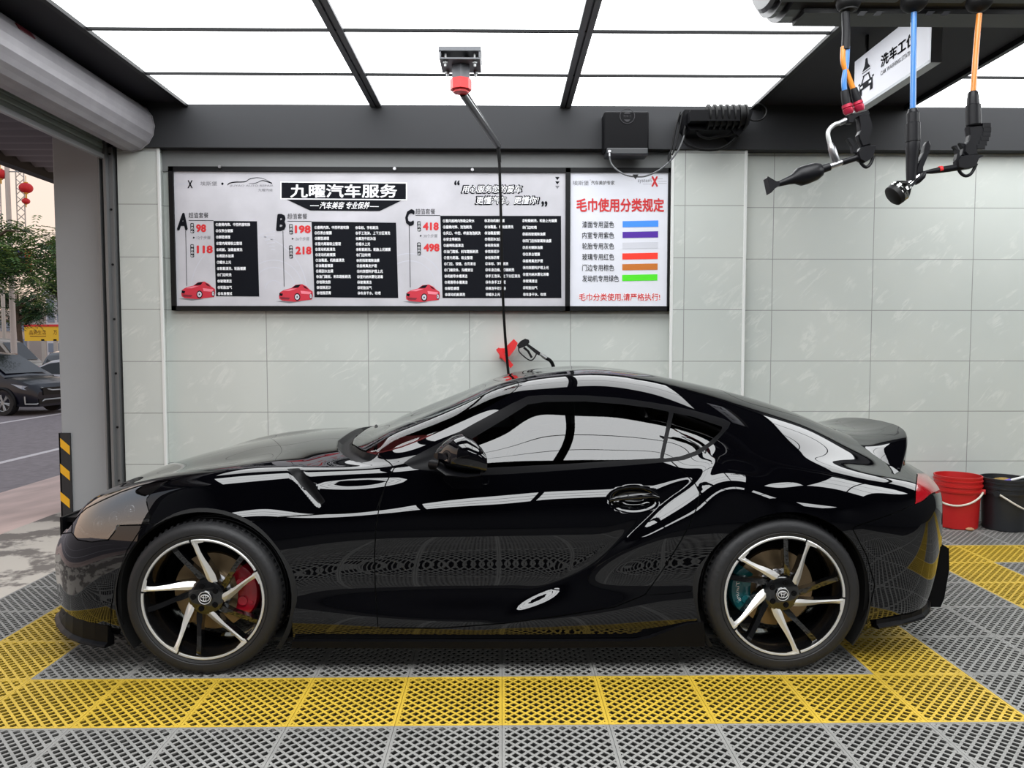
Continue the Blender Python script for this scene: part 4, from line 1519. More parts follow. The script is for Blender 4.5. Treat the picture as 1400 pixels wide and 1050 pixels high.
LC2 = ['⑭发动机舱镀膜', '⑮油箱盖、机舱盖清洗', '⑯油箱盖镀膜', '⑰雨刮水加满', '⑱祛除虫胶', '⑲祛除泥沙', '⑳祛除沥青', '㉑车标、字标刷洗', '㉒车身边缝、灯缝刷洗', '㉓手工泡沫、上下分区清洗', '㉔车身手工打泥', '㉕高泡牛奶沐浴', '㉖蜡水上光']
LC3 = ['㉗轮毂刷洗、轮胎上光镀膜', '㉘门边吹喷', '㉙前挡玻璃除油膜', '㉚四门后挡玻璃除油膜', '㉛反光镜除油膜', '㉜仪表台镀膜', '㉝座椅真皮护理', '㉞内饰塑料护理上光', '㉟室内纳米雾化消毒', '㊱玻璃清洁', '㊲轮胎加气', '㊳车身干水、吹喷']


def package(letter, lbox, quad, cols, p1, steps, p2, y1, x, lines):
    """one price package; quad: the black list panel"""
    b = MB()
    SH.poly(b, quad, 0, 1)
    for (lst, lx, wmax, ya, yb, xs_) in cols:
        for i, s_ in enumerate(lst):
            y = ya + (yb - ya) * i / (len(lst) - 1 if len(lst) != 12 or ya > 300.5 or letter == 'A' else 12)
            SH.text(b, s_, (lx + xs_ * i, y - 2.3, lx + wmax + xs_ * i, y + 2.3), 1, 2, .018, 0, fit=False)
    b.build('service_list', [m_ink, m_inkwhite], main)
    b = MB()
    SH.text(b, letter, lbox, 0, 2, .055, .12)
    SH.text(b, '超值套餐', (x + 14, lbox[1] - .5, x + 41, lbox[1] + 7), 0, 1, 0)
    lx, ly, lyb = lines
    SH.poly(b, [(x + 14, ly), (quad[0][0], ly + .2), (quad[0][0], ly + 1), (x + 14, ly + .8)], 0, 1)
    SH.poly(b, [(lx, ly + 14), (lx + .8, ly + 14), (lx + 2.4, lyb), (lx + 1.6, lyb)], 0, 1)
    for (yy, hh) in ((y1 - 1.5, 14), (y1 + 27.5, 18)):
        n = 3 if hh == 14 else 4
        xx = x + 16.2
        SH.poly(b, [(xx, yy + 1), (xx + 1, yy), (xx + 4, yy), (xx + 5, yy + 1), (xx + 5.4, yy + hh - 1), (xx + 4.4, yy + hh), (xx + 1.4, yy + hh), (xx + .4, yy + hh - 1)], 0, 1)
        for k, ch in enumerate('会员价' if n == 3 else '非会员价'):
            SH.text(b, ch, (xx + .8, yy + .9 + k * hh / n, xx + 4.6, yy - .4 + (k + 1) * hh / n), 2, 2)
    SH.text(b, p1, (x + 24, y1, x + 24 + (14 if len(p1) == 2 else 22), y1 + 11), 1, 1, .05)
    SH.text(b, p2, (x + 25, y1 + 29, x + 47, y1 + 40), 1, 1, .05)
    SH.text(b, '▶', (x + 20, y1 + 17, x + 23, y1 + 20), 0, 1)
    SH.text(b, steps, (x + 25, y1 + 16, x + 44, y1 + 21), 3, 1)
    b.build('price_block', [m_ink, m_inkred, m_inkwhite, m_inkgrey], main)


package('A', (242, 291, 257, 315), [(292, 302), (351.5, 302.5), (354.5, 405.5), (295.5, 405)], [(LA, 295, 60, 307, 401.5, .28)], '98', '12个步骤', '118', 306.5, 244, (253.5, 301, 391))
package('B', (377.5, 292.5, 391, 316), [(426, 303), (541.5, 304.5), (544.5, 407.5), (430, 406.5)], [(LB1, 430, 60, 311, 400.5, .28), (LB2, 486, 60, 311.3, 400.8, .25)], '198', '26个步骤', '218', 308, 379, (386.5, 302, 392))
package('C', (554, 286, 567, 309), [(602, 295), (767, 295.2), (767.5, 407.5), (605, 407.5)], [(LC1, 605.5, 60, 302, 402.7, .25), (LC2, 662.5, 60, 301.8, 402.6, .13), (LC3, 714, 60, 301.8, 402.6, .1)], '418', '38个步骤', '498', 304, 554, (559, 294, 393))

# little red saloon cars printed beside the prices
m_carred = mat('printed_red', rgb(198, 40, 60), 0.6)
m_carpink = mat('printed_pink', rgb(236, 130, 146), 0.6)
m_cardark = mat('printed_dark_red', rgb(120, 20, 40), 0.6)
for ox, oy in ((246.5, 384), (380, 387.5), (553.5, 388)):
    b = MB()
    q = lambda pts: [(ox + x, oy + y) for x, y in pts]
    SH.poly(b, q([(-3, 24.5), (20, 23), (32, 25), (16, 27)]), 3, 1)
    SH.poly(b, q([(1.5, 17), (3, 12), (8, 9), (18, 6.5), (24, 2), (33, 1), (39, 4), (43, 8), (47.5, 11), (48, 17), (46.5, 22), (30, 24), (22, 25), (6, 23.5), (2, 21)]), 0, 2)
    SH.poly(b, q([(19, 6.2), (24.5, 2.3), (31.5, 1.6), (28, 5.6)]), 4, 3)
    SH.poly(b, q([(34, 2.6), (38.5, 5), (41.5, 8.2), (36.5, 6)]), 4, 3)
    SH.poly(b, q([(7, 10), (18, 7.3), (26, 7), (16, 10.2)]), 1, 3)
    SH.poly(b, q([(31, 10), (45, 11.5), (45.5, 15), (32, 14)]), 1, 3)
    SH.poly(b, q([(2, 13), (7, 14), (6, 17.5), (2.2, 16.5)]), 4, 3)
    SH.poly(b, q([(3, 18.5), (17, 19.5), (15, 22), (4.5, 21.6)]), 2, 3)
    for cx, cy, rx, ry in ((26.5, 18.5, 4.2, 5.2), (45.2, 17.5, 2.0, 4)):
        for mi, k, ly in ((4, 1, 3), (5, .72, 4), (4, .22, 5)):
            SH.poly(b, q([(cx + rx * k * math.cos(t), cy + ry * k * math.sin(t)) for t in np.linspace(0, 2 * math.pi, 18, endpoint=False)]), mi, ly)
    b.build('printed_car', [m_carred, m_carpink, m_cardark, m_inkgrey, m_ink, m_inkpale], main)

# towel rules
m_cols = [mat('towel_%s' % n, rgb(*c), 0.6, emit=.15) for n, c in (('blue', (60, 136, 236)), ('purple', (74, 30, 150)), ('grey', (196, 198, 206)), ('red', (240, 50, 34)), ('brown', (188, 108, 34)), ('green', (74, 216, 24)))]
b = MB()
SH.text(b, '毛巾使用分类规定', (788, 271, 908, 290), 1, 2, .03)
b.build('towel_heading', [m_ink, m_inkred], rule)
b = MB()
SH.text(b, '毛巾分类使用,请严格执行!', (791, 400.5, 903, 412), 0, 1, .075)
SH.text(b, '毛巾分类使用,请严格执行!', (791.5, 401, 902.5, 411.5), 1, 2, .02)
b.build('towel_warning', [m_inkwhite, m_inkred], rule)
b = MB()
SH.text(b, '埃斯堡', (783, 247, 805, 253.5), 3, 2); SH.text(b, '®', (806, 245.5, 807.6, 247), 3, 2)
SH.text(b, '汽车美护专家', (808, 247, 840, 253), 0, 2)
b.build('slogan_line', [m_ink, m_inkred, m_inkwhite, m_inkgrey], rule)
b = MB()
SH.text(b, 'X', (890.5, 241, 899.5, 255.5), 1, 2, .05)
SH.text(b, 'system', (872, 245, 890.5, 251), 3, 2)
for y, x0, x1 in ((244.3, 888, 906), (247.9, 900, 911.5), (250.6, 900, 911.5), (251.6, 879, 891)):
    SH.poly(b, [(x0, y), (x1, y), (x1, y + .35), (x0, y + .35)], 3, 1)
b.build('product_logo', [m_ink, m_inkred, m_inkwhite, m_inkgrey], rule)
b = MB()
names = ['漆面专用蓝色', '内室专用紫色', '轮胎专用灰色', '玻璃专用红色', '门边专用棕色', '发动机专用绿色']
for k, s_ in enumerate(names):
    y = 302.5 + 14.75 * k
    SH.text(b, s_, (796, y, 839.5 + (6.5 if k == 5 else 0), y + 9), 0, 2, .006)
    y2 = 301.8 + 14.7 * k
    SH.poly(b, [(851.2 - .12 * k, y2 + .6), (900 - .25 * k, y2 - .4), (900 - .25 * k, y2 + 8.2), (851.2 - .12 * k, y2 + 9)], 1 + k, 2)
b.build('towel_colour_key', [m_ink] + m_cols, rule)

# ================================================================== SHUTTER, PILLAR
m_shut = mat('weathered_grey_shutter', rgb(150, 148, 152), 0.5, 0.2, var=0.12, vscale=5)
m_slat = mat('greenish_shutter_slat', rgb(132, 140, 130), 0.5, 0.2, var=0.10, vscale=5)
m_pillar = mat('grey_pillar_paint', rgb(160, 164, 167), 0.6, var=0.04, vscale=1.5)
m_yel = mat('reflective_yellow', rgb(238, 178, 30), 0.4)
m_alu = mat('bare_aluminium', rgb(170, 172, 172), 0.4, 0.6)
sh = thing('roller_shutter', 'rolled-up grey roller shutter in its box above the open left side', 'roller shutter', (LX + .2, 4, ZC))
b = MB()
rc, rz, RR = LX + .205, ZC - .185, .188
prof = [(rc + (RR - .005 * (k % 2)) * math.cos(t), rz + (RR - .005 * (k % 2)) * math.sin(t)) for k, t in enumerate(np.radians(np.linspace(-172, 100, 26)))]
prof += [(LX - .02, ZC - .004), (LX - .02, ZC - .24)]
Y0s, Y1s = DOOR_Y0 - .1, PIL_Y - .035
b.prism([(x, Y0s, z) for x, z in prof], (0, Y1s - Y0s, 0))
b.build('shutter_box', m_shut, sh)
e_ = MB().prism([(rc + (x - rc) * 1.03, Y1s - .012, rz + (z - rz) * 1.03) for x, z in prof[:26]] + [(rc + (x - rc), Y1s - .012, z) for x, z in prof[26:]], (0, .012, 0))
e_.build('box_end_plate', m_shut, sh)
b = MB()
for k in range(5):
    z = ZC - .40 + .04 * k
    b.box((LX - .006, DOOR_Y0, z), (LX + .012 + .004 * (k % 2), PIL_Y - .05, z + .038), bev=.006)
b.build('shutter_curtain', m_slat, sh)
b = MB().box((LX - .012, DOOR_Y0, ZC - .435), (LX + .024, PIL_Y - .045, ZC - .40), bev=.004)
b.build('bottom_bar', m_alu, sh)
b = MB()
for px, py, w_, h_ in ((29, 48, .07, .03),):
    p = P(px, py, 4.35)
    q = np.array([rc + RR * .995 * math.cos(math.radians(35)), 4.35, rz + RR * .995 * math.sin(math.radians(35))])
    b.obox(q, (0, 1, 0), (math.cos(math.radians(125)), 0, math.sin(math.radians(125))), (math.cos(math.radians(35)), 0, math.sin(math.radians(35))), .07, .02, .003)
b.build('maker_plate', mat('dark_red_plate', rgb(90, 20, 28), 0.5), sh)

# guide channel against the back wall
g = MB()
ga, gb = float(P(146, 400, 5.86)[0]), float(P(158, 400, 5.86)[0])
gm = ga + (gb - ga) * .42
g.box((ga - .012, 5.80, -.03), (ga, 5.93, ZC - .3), 0); g.box((ga, 5.915, -.03), (gm, 5.93, ZC - .3), 1)
g.box((gm, 5.80, -.03), (gm + .02, 5.93, ZC - .3), 0); g.box((gm + .02, 5.84, -.03), (gb + .015, 5.93, ZC - .3), 0)
for z in np.arange(.35, 2.9, .42):
    g.cyl((gm + .035, 5.835, z), (gm + .035, 5.842, z), .009, n=10, mi=1)
o = g.build('shutter_guide', [mat('guide_rail_metal', rgb(120, 121, 122), 0.45, 0.5), m_black])
tag(o, 'dark vertical shutter guide channel between grey pillar and tiled wall', 'guide rail')

# pillar outside the guide
pa, pb = float(P(79, 450, 6.02)[0]), float(P(148, 450, 6.02)[0])
o = MB().box((pa, 6.02, -.35), (pb + .03, 6.75, 3.6), bev=.012).build('wall_pillar', m_pillar)
struct(o)
cg = thing('corner_guard', 'black and yellow striped corner guard on the foot of the grey pillar', 'corner guard', (pa, 6.0, 0))
w_ = float(P(97, 650, 6.0)[0]) - pa
zt = float(P(90, 592, 6.0)[2])
MB().box((pa - .012, 6.004, -.15), (pa + w_, 6.019, zt), bev=.003).box((pa - .012, 6.004, -.15), (pa - .0, 6.10, zt)).build('guard_strip', mat('guard_rubber', rgb(38, 38, 40), 0.6), cg)
for k, y in enumerate((599, 634, 672)):
    x0, x1 = float(P(82, y, 6.0)[0]), float(P(94.5, y, 6.0)[0])
    za, zb_, zc_, zd = [float(P(88, yy, 6.0)[2]) for yy in (y, y + 11, y + 23, y + 12)]
    bb = MB().prism([(x0, 6.0035, za), (x1, 6.0035, zb_), (x1, 6.0035, zc_), (x0, 6.0035, zd)], (0, -.0015, 0)).build('yellow_stripe', m_yel, cg)

# ================================================================== BOOM, HOSE, WASH GUN
m_motor = mat('grey_motor_housing', rgb(96, 98, 102), 0.4, 0.3)
m_redp = mat('red_plastic', rgb(222, 44, 46), 0.4)
m_hose = mat('black_hose', rgb(8, 8, 9), 0.5, spec=.2)
m_zinc = mat('galvanised_steel', rgb(150, 152, 152), 0.35, 0.8)
bz = ZC - .035
b0 = PZ(629, 66, ZC - .03)
bx, by = float(b0[0]), float(PZ(629, 80, ZC - .06)[1])
boom = thing('wash_boom', 'ceiling-mounted swivel wash boom with a red-rimmed hub and thin arm', 'wash boom', (bx, by, ZC))
b = MB()
b.box((bx - .13, by - .12, ZC - .06), (bx + .13, by + .12, ZC - .03), bev=.004)
b.box((bx - .125, by - .115, ZC - .095), (bx - .115, by + .115, ZC - .06)); b.box((bx + .115, by - .115, ZC - .095), (bx + .125, by + .115, ZC - .06))
b.box((bx - .125, by - .115, ZC - .108), (bx + .125, by + .115, ZC - .095), bev=.003)
b.build('mount_bracket', m_motor, boom)
b = MB()
for sx in (-1, 1):
    for sy in (-1, 1):
        b.cyl((bx + sx * .09, by + sy * .085, ZC - .14), (bx + sx * .09, by + sy * .085, ZC - .05), .008, n=8)
        b.cyl((bx + sx * .09, by + sy * .085, ZC - .122), (bx + sx * .09, by + sy * .085, ZC - .109), .016, n=6)
b.build('bolts', m_zinc, boom)
zb0 = ZC - .108
MB().cyl((bx, by, zb0 - .085), (bx, by, zb0), .062, n=6, smooth=False).build('swivel_housing', m_motor, boom)
hub_z = zb0 - .085
MB().cyl((bx, by, hub_z - .062), (bx, by, hub_z + .002), .068, n=8, smooth=False).cyl((bx, by, hub_z - .078), (bx, by, hub_z - .062), .05, n=8, smooth=False).build('swivel_cap', m_redp, boom)
tip = P(681, 199, 5.55)
p0 = np.array([bx + .01, by + .04, hub_z - .070])
b = MB().tube([p0, p0 + (tip - p0) * .04 + (0, 0, -.004), tip], .023, 12)
dv = (tip - p0) / np.linalg.norm(tip - p0)
b.tube([p0 + (.012, 0, .03), tip + (.006, 0, .022)], .006, 8)
b.build('boom_arm', mat('dark_zinc', rgb(92, 94, 95), .35, .6), boom)
b = MB()
b.tube(round_poly([(bx - .02, by - .02, ZC - .16), (bx + .01, by - .03, ZC - .10), (bx + .06, by + .0, ZC - .05), (bx + .11, by + .05, ZC - .022)], 5, False), .012, 8)
b.build('feed_hose', m_hose, boom)
hp = [tip + dv * -.02, tip + (.004, .0, -.03)] + [P(px, py, Y) for px, py, Y in ((682.5, 215, 5.56), (685, 300, 5.60), (687.5, 400, 5.66), (690, 450, 5.70), (694, 500, 5.74), (699, 545, 5.74), (706, 620, 5.7), (716, 700, 5.55))]
hs = MB().tube(round_poly(hp, 5, False), .0105, 10)
hs.tube([tip + (.001, 0, -.005), P(683, 222, 5.56)], [.017, .013], 10)
hs.build('drop_hose', m_hose, boom)

# red gun holster on the wall with a pressure washer gun in it
GYW = 5.80
gun = thing('pressure_washer_gun', 'black pressure washer gun resting in red wall holster above the car roof', 'spray gun', tuple(P(720, 490, GYW)))
G3 = lambda px, py, d=0.0: P(px, py, GYW + d)
b = MB()
b.prism([G3(x, y) for x, y in ((707, 472), (712, 466), (718, 463), (723, 464.5), (724, 468), (721, 472), (716, 474.5), (709, 477))], (0, .05, 0))
b.prism([G3(x, y, .005) for x, y in ((718, 471), (722, 470), (739, 482), (737, 486), (733, 484))], (0, .04, 0))
b.build('gun_body', m_black, gun)
b = MB()
b.tube(round_poly([G3(x, y, .025) for x, y in ((709, 476), (710, 481), (716, 487), (723, 492), (728, 492), (732, 487), (733.5, 483))], 4, False), .0048, 8)
b.tube([G3(716, 475, .025), G3(722, 480, .025), G3(727, 489, .025)], .009, 8)
b.build('trigger_guard', m_black, gun)
b = MB().tube([G3(738, 484, .025), G3(744, 488, .025)], .012, 10).tube([G3(742, 486.5, .025), G3(747, 490, .025)], .016, 8)
b.build('hose_coupling', m_zinc, gun)
MB().tube(round_poly([G3(746, 489.5, .025), G3(751, 492, .03), G3(755, 497, .04), G3(758, 508, .05), G3(760, 530, .05), G3(758, 600, .04)], 5, False), .014, 10).build('hose', m_hose, gun)
hol = thing('gun_holster', 'red plastic gun holster fixed on the tiled wall above the car roof', 'holster', tuple(G3(690, 485, .05)))
b = MB()
b.prism([G3(x, y, -.02) for x, y in ((692, 474), (702.5, 463.5), (708, 469), (704.5, 477), (696, 488), (690, 482))], (0, .11, 0))
b.build('holster_sleeve', m_redp, hol)
b = MB()
b.prism([G3(x, y, -.03) for x, y in ((678, 478), (682, 475), (688, 482), (702, 499), (698, 503.5), (690, 494), (684, 487))], (0, .03, 0))
b.box(tuple(G3(683, 490, .03) + (0, 0, 0)), tuple(G3(690, 476, .16)))
b.build('holster_bracket', m_redp, hol)

# ================================================================== WALL BOX, REEL ON THE BAND
wb = thing('fluid_dispenser', 'black wall box with round emblem on the dark band above the board', 'dispenser', tuple(P(857, 180, PIL_Y - .05)))
BYF = PIL_Y - .03 - .14
b = MB()
a_, c_ = P(826, 152, BYF), P(887, 206, BYF)
b.box((a_[0], BYF, c_[2]), (c_[0], PIL_Y - .028, a_[2]), bev=.012)
b.build('box_body', mat('gloss_black_box', rgb(4, 4, 7), 0.45, spec=.1), wb)
a_, c_ = P(829, 204, BYF), P(886, 212, BYF)
MB().box((a_[0], BYF - .012, c_[2]), (c_[0], PIL_Y - .028, a_[2] + .01), bev=.01).build('bottom_tray', mat('dark_grey_tray', rgb(34, 36, 40), 0.35), wb)
em = P(857.5, 159, BYF - .001)
b = MB().tube([em + np.array([.055 * math.cos(t), -.002, .055 * math.sin(t)]) for t in np.linspace(0, 2 * math.pi, 30, endpoint=False)], .003, 6, closed=True)
sh2 = Sheet(BYF, .001)
sh2.text(b, '洗车工', (852, 157, 863.5, 160.5), 0, 2)
sh2.poly(b, [(855, 153.6), (860, 153.6), (862, 155.6), (853, 155.6)], 0, 2)
sh2.poly(b, [(853, 163.5), (862, 163.5), (859, 166.5), (856, 166.5)], 0, 2)
b.build('emblem', mat('emblem_grey', rgb(48, 47, 50), 0.5, spec=.2), wb)
b = MB()
q0 = P(833.5, 208, BYF - .02)
b.cyl(q0 + (0, 0, .012), q0 + (0, 0, -.004), .016, n=12).cyl(q0 + (0, 0, -.004), q0 + (0, 0, -.03), .008, n=10)
b.build('outlet_nipple', m_steel, wb)
pts = [q0 + (0, 0, -.02)] + [P(px, py, Y) for px, py, Y in ((835, 222, 5.68), (842, 231, 5.66), (855, 239, 5.64), (870, 241.5, 5.63), (885, 240, 5.62), (905, 230, 5.62), (923, 212, 5.63), (934, 190, 5.65), (939, 168, 5.68), (941, 156, 5.72), (950, 153, 5.74))]
MB().tube(round_poly(pts, 5, False), .0065, 8).build('air_hose', mat('dark_grey_hose', rgb(78, 80, 82), 0.4), wb)
c0 = P(869, 241, 5.63)
MB().prism([c0 + (-.02, -.01, .012), c0 + (.02, -.01, .012), c0 + (.0, -.01, -.022)], (0, .02, 0)).build('hose_clip', m_black, wb)

rl = thing('hose_reel', 'black hose reel with looping cables in the corner below the ceiling panels', 'hose reel', tuple(P(985, 170, 5.7)))
b = MB()
for quad, y0, y1 in (([(936, 150), (1030, 150), (1024, 170), (1010, 186), (1000, 178), (944, 178), (938, 170)], 5.62, 5.83), ([(944, 150), (1012, 150), (1012, 165), (944, 165)], 5.52, 5.62)):
    b.prism([P(x, y, y0) for x, y in quad], (0, y1 - y0, 0))
b.build('reel_housing', MATS['gloss_black_box'], rl)
b = MB()
b.cyl(P(965, 160, 5.60), P(1020, 158, 5.60), .075, n=20)
for k in range(7):
    x = 966 + 8.4 * k
    b.cyl(P(x, 160, 5.60), P(x + 2.5, 160, 5.60), .09, n=20)
b.build('reel_drum', m_hose, rl)
loops = [[(939, 168), (935, 185), (939, 197), (952, 203), (968, 205), (985, 203), (1000, 194), (1012, 180), (1022, 163)],
         [(950, 172), (955, 184), (968, 189), (985, 186), (998, 184), (1006, 176)],
         [(1026, 150), (1036, 142), (1046, 146), (1048, 155), (1042, 163), (1030, 165), (1018, 160)],
         [(930, 153), (925, 170), (922, 185), (918, 204), (914, 214), (915, 222)],
         [(933, 155), (929, 175), (925, 195), (919, 212)]]
for k, L_ in enumerate(loops):
    MB().tube(round_poly([P(x, y, 5.66 - .012 * k) for x, y in L_], 5, False), .011 if k < 2 else .0065, 8).build('cable_loop', m_hose, rl)

# ================================================================== HANGING SIGN BETWEEN THE LIGHTS
def ray_x(px, py, X):
    d = cR * ((px - 700.0) / FPX) + cU * ((525.0 - py) / FPX) + cF
    return CAM + d * (X / d[0])


SX = 2.16
fa, na = ray_x(1168, 147, SX), ray_x(1271, 88.5, SX)        # lower corners, far and near
ft = ray_x(1167, 85.5, SX)
z0s, z1s = (fa[2] + na[2]) / 2, ft[2]
y1s, y0s = (fa[1] + ft[1]) / 2, na[1]
hsn = thing('hanging_sign', 'white double-sided car washing station sign hanging from the dark ceiling', 'sign', (SX, (y0s + y1s) / 2, z1s))
MB().box((SX, y0s, z0s), (SX + .05, y1s, z1s), bev=.004).build('sign_box', mat('sign_white', rgb(206, 207, 214), 0.5), hsn)
MB().box((SX - .003, y0s - .004, z0s - .012), (SX + .053, y1s + .004, z0s + .004)).box((SX - .003, y0s - .012, z0s - .012), (SX + .053, y0s, z1s + .004)).build('sign_edging', mat('sign_grey_edge', rgb(150, 152, 156), 0.4, 0.4), hsn)
b = MB()
for y in (y0s + .1, y1s - .1):
    b.box((SX + .018, y - .01, z1s - .002), (SX + .032, y + .01, ZC))
b.build('hanger', m_black, hsn)
W_, H_ = y1s - y0s, z1s - z0s
sb = MB()


def on_sign(u_, v_):
    """u: 0 at the far end (left in the photo) .. 1 near, v: 0 bottom .. 1 top"""
    return np.array([SX - .0018, y1s - u_ * W_, z0s + v_ * H_])


def sign_text(st, u0, u1, v0, v1, weight=0):
    v, f = text_mesh(st)
    lo, hi = v.min(0), v.max(0)
    V = []
    for dx, dy in ((0, 0),) if not weight else ((0, 0), (weight, 0), (-weight, 0), (0, weight), (0, -weight)):
        o = len(sb.v)
        sb.add([on_sign(u0 + (u1 - u0) * (p[0] + dx - lo[0]) / (hi[0] - lo[0]), v0 + (v1 - v0) * (p[1] + dy - lo[1]) / (hi[1] - lo[1])) for p in v], f)


sign_text('洗车工位', .40, .83, .48, .70, .03)
sign_text('CAR WASHING STATION', .40, .83, .33, .41)
sb.build('lettering', m_ink, hsn); sb = MB()
P2 = lambda pts: sb.add([on_sign(u_, v_) for u_, v_ in pts], [list(range(len(pts)))])
P2([(.13, .66), (.25, .66), (.215, .75), (.20, .88), (.175, .88), (.165, .75)])
P2([(.13, .62), (.25, .62), (.25, .635), (.13, .635)])
for q in ([(.14, .55), (.24, .55), (.24, .575), (.14, .575)], [(.115, .42), (.145, .55), (.165, .57), (.135, .42)], [(.265, .42), (.235, .55), (.215, .57), (.245, .42)],
          [(.09, .30), (.29, .30), (.285, .43), (.095, .43)], [(.09, .20), (.13, .20), (.13, .31), (.09, .31)], [(.25, .20), (.29, .20), (.29, .31), (.25, .31)], [(.075, .43), (.10, .43), (.10, .465), (.075, .465)], [(.28, .43), (.305, .43), (.305, .465), (.28, .465)]):
    P2(q)
sb.build('pictogram', m_ink, hsn)
lm = MB()
for q in ([(.11, .34), (.145, .34), (.145, .385), (.11, .385)], [(.235, .34), (.27, .34), (.27, .385), (.235, .385)]):
    lm.add([on_sign(u_, v_) - np.array([.001, 0, 0]) for u_, v_ in q], [(0, 1, 2, 3)])
lm.build('printed_headlamps', MATS['sign_white'], hsn)

# ================================================================== HOSE DRUM CABINET AND ITS THREE GUNS
HY = 2.70
CBY = HY + .27
m_cab = mat('black_cabinet_plastic', rgb(24, 24, 26), 0.35)
m_blueh = mat('blue_hose', rgb(40, 110, 178), 0.35, coat=.3)
m_orange = mat('orange_hose', rgb(206, 124, 32), 0.35, coat=.3)
m_gunb = mat('black_gun_plastic', rgb(11, 11, 15), 0.42, spec=.25)
hx0, hx1 = float(P(1062, 10, CBY - .1)[0]), 3.35
cz = float(P(1200, 31, CBY + .05)[2])
hc = thing('hose_drum_cabinet', 'long black hose cabinet under the ceiling at the upper right', 'hose cabinet', ((hx0 + hx1) / 2, CBY, cz + .2))


def cab_ring(x, k):
    pr = []
    for t in np.radians(np.linspace(195, 345, 15)):
        pr.append((x, CBY + .27 * k * math.cos(t), cz + .24 + .24 * k * math.sin(t) * 1.0))
    pr += [(x, CBY + .25 * k, cz + .24 + .26 * k), (x, CBY - .25 * k, cz + .24 + .26 * k)]
    return pr


rows = [cab_ring(hx0 + .10, 1), cab_ring(hx1, 1)]
b = MB().grid(rows, 0, False, close_v=True); b.add(rows[1], [list(range(17))])
b.build('cabinet_shell', m_cab, hc)
b = MB()
rr_ = [(hx0, .80), (hx0 + .012, .86), (hx0 + .014, .80), (hx0 + .03, .80), (hx0 + .03, .93), (hx0 + .05, .93), (hx0 + .052, .86), (hx0 + .066, .86), (hx0 + .066, 1.0), (hx0 + .10, 1.0)]
rows = [cab_ring(x, k) for x, k in rr_]
b.grid(rows, 0, False, close_v=True); b.add(rows[0], [list(range(17))])
b.build('ribbed_end_cap', m_cab, hc)
b = MB()
for px0, px1 in ((1075, 1150), (1172, 1238), (1262, 1330), (1352, 1420)):
    a_, c_ = P(px0, 26, CBY - .2), P(px1, 26, CBY - .2)
    b.box((a_[0], CBY - .19, cz - .004), (c_[0], CBY - .13, cz + .02), bev=.004)
    b.box((a_[0] + .03, CBY - .25, cz + .05), (c_[0] - .03, CBY - .225, cz + .075), bev=.003)
b.box((hx0 + .12, CBY - .06, cz - .012), (hx1, CBY + .06, cz + .01))
b.build('cover_strips', mat('cabinet_strip', rgb(12, 12, 13), 0.5), hc)
b = MB()
for k in range(4):
    p = P(1178 + 22 * (k % 2) + 92 * (k // 2), 19, CBY - .22)
    b.prism([p + (-.02, 0, -.008), p + (.005, 0, -.008), p + (.02, 0, .008), p + (-.005, 0, .008)], (0, -.004, 0))
b.build('chevrons', m_gunb, hc)

HP = lambda px, py, d=0.0: P(px, py, HY + d)


def hose(parent, pts, r, m, name='hose'):
    return MB().tube(round_poly([HP(x, y) for x, y in pts], 5, False), r, 12).build(name, m, parent)


def stepped(parent, name, pts, m, smooth=True, mi=0):
    """pts: (px, py, radius in px): stacked cylinders along a line"""
    b = MB()
    c = [HP(x, y) for x, y, r in pts]; k = HY / FPX
    ax_ = c[-1] - c[0]; L_ = np.linalg.norm(ax_)
    prof = [(max(r * k, 1e-4), float((q - c[0]) @ (ax_ / L_))) for q, (x, y, r) in zip(c, pts)]
    b.lathe(c[0], ax_, [(1e-4, prof[0][1])] + prof + [(1e-4, prof[-1][1])], 28, 0, smooth)
    return b.build(name, m, parent)


def plate(parent, name, outline, th, m, d=None):
    """flat-sided moulding of thickness th, from a pixel outline, edges eased"""
    d = th / 2 if d is None else d
    b = MB()
    out = [HP(x, y, -d) for x, y in outline]
    c = np.mean(out, 0)
    ins = [c + (p - c) * .90 for p in out]
    n = len(out)
    lay = [[p for p in ins], [p + (0, th * .22, 0) for p in out], [p + (0, th * .78, 0) for p in out], [p + (0, th, 0) for p in ins]]
    b.grid(lay, 0, False, close_v=True)
    b.add(lay[0], [list(range(n))]); b.add(lay[3], [list(range(n))])
    return b.build(name, m, parent)


# --- 1: foam and interior cleaning gun on a blue and orange pair of hoses
g1 = thing('cleaning_gun', 'black cleaning gun with bell nozzle hanging on blue and orange hoses', 'spray gun', tuple(HP(1165, 150)))
hose(g1, [(1156, 17), (1157, 45), (1156, 68)], .014, m_gunb, 'hose_sleeve')
hose(g1, [(1153, 64), (1153, 85), (1160, 105), (1167, 123)], .0092, m_orange)
hose(g1, [(1158.5, 64), (1157, 90), (1154, 110), (1155, 126)], .0092, m_blueh)
MB().ball(HP(1160, 4), .042, 20, sc=(1, 1, .8)).cyl(HP(1160, 6), HP(1160, 15), .03, n=20).build('hose_stop', m_black, hc)
stepped(g1, 'hose_boot', [(1154.5, 124, 4.6), (1155.5, 134, 5.6), (1158, 145, 5.8)], m_gunb)
stepped(g1, 'hose_boot', [(1167, 121, 4.4), (1170, 132, 5.6), (1173, 141, 5.8)], m_gunb)
m_crim = mat('crimson_coupler', rgb(168, 36, 62), 0.35, 0.3)
for pts in ([(1157.5, 143, 6.4), (1158.5, 147, 6.8), (1158.7, 148, 5.6), (1159, 149, 6.8), (1160, 153, 6.6), (1161, 156, 5)], [(1172, 139, 6.4), (1173, 142.5, 6.8), (1173.2, 143.2, 5.6), (1173.6, 144.5, 6.8), (1175, 149, 6.6), (1176, 152, 5)]):
    stepped(g1, 'quick_coupler', pts, m_crim)
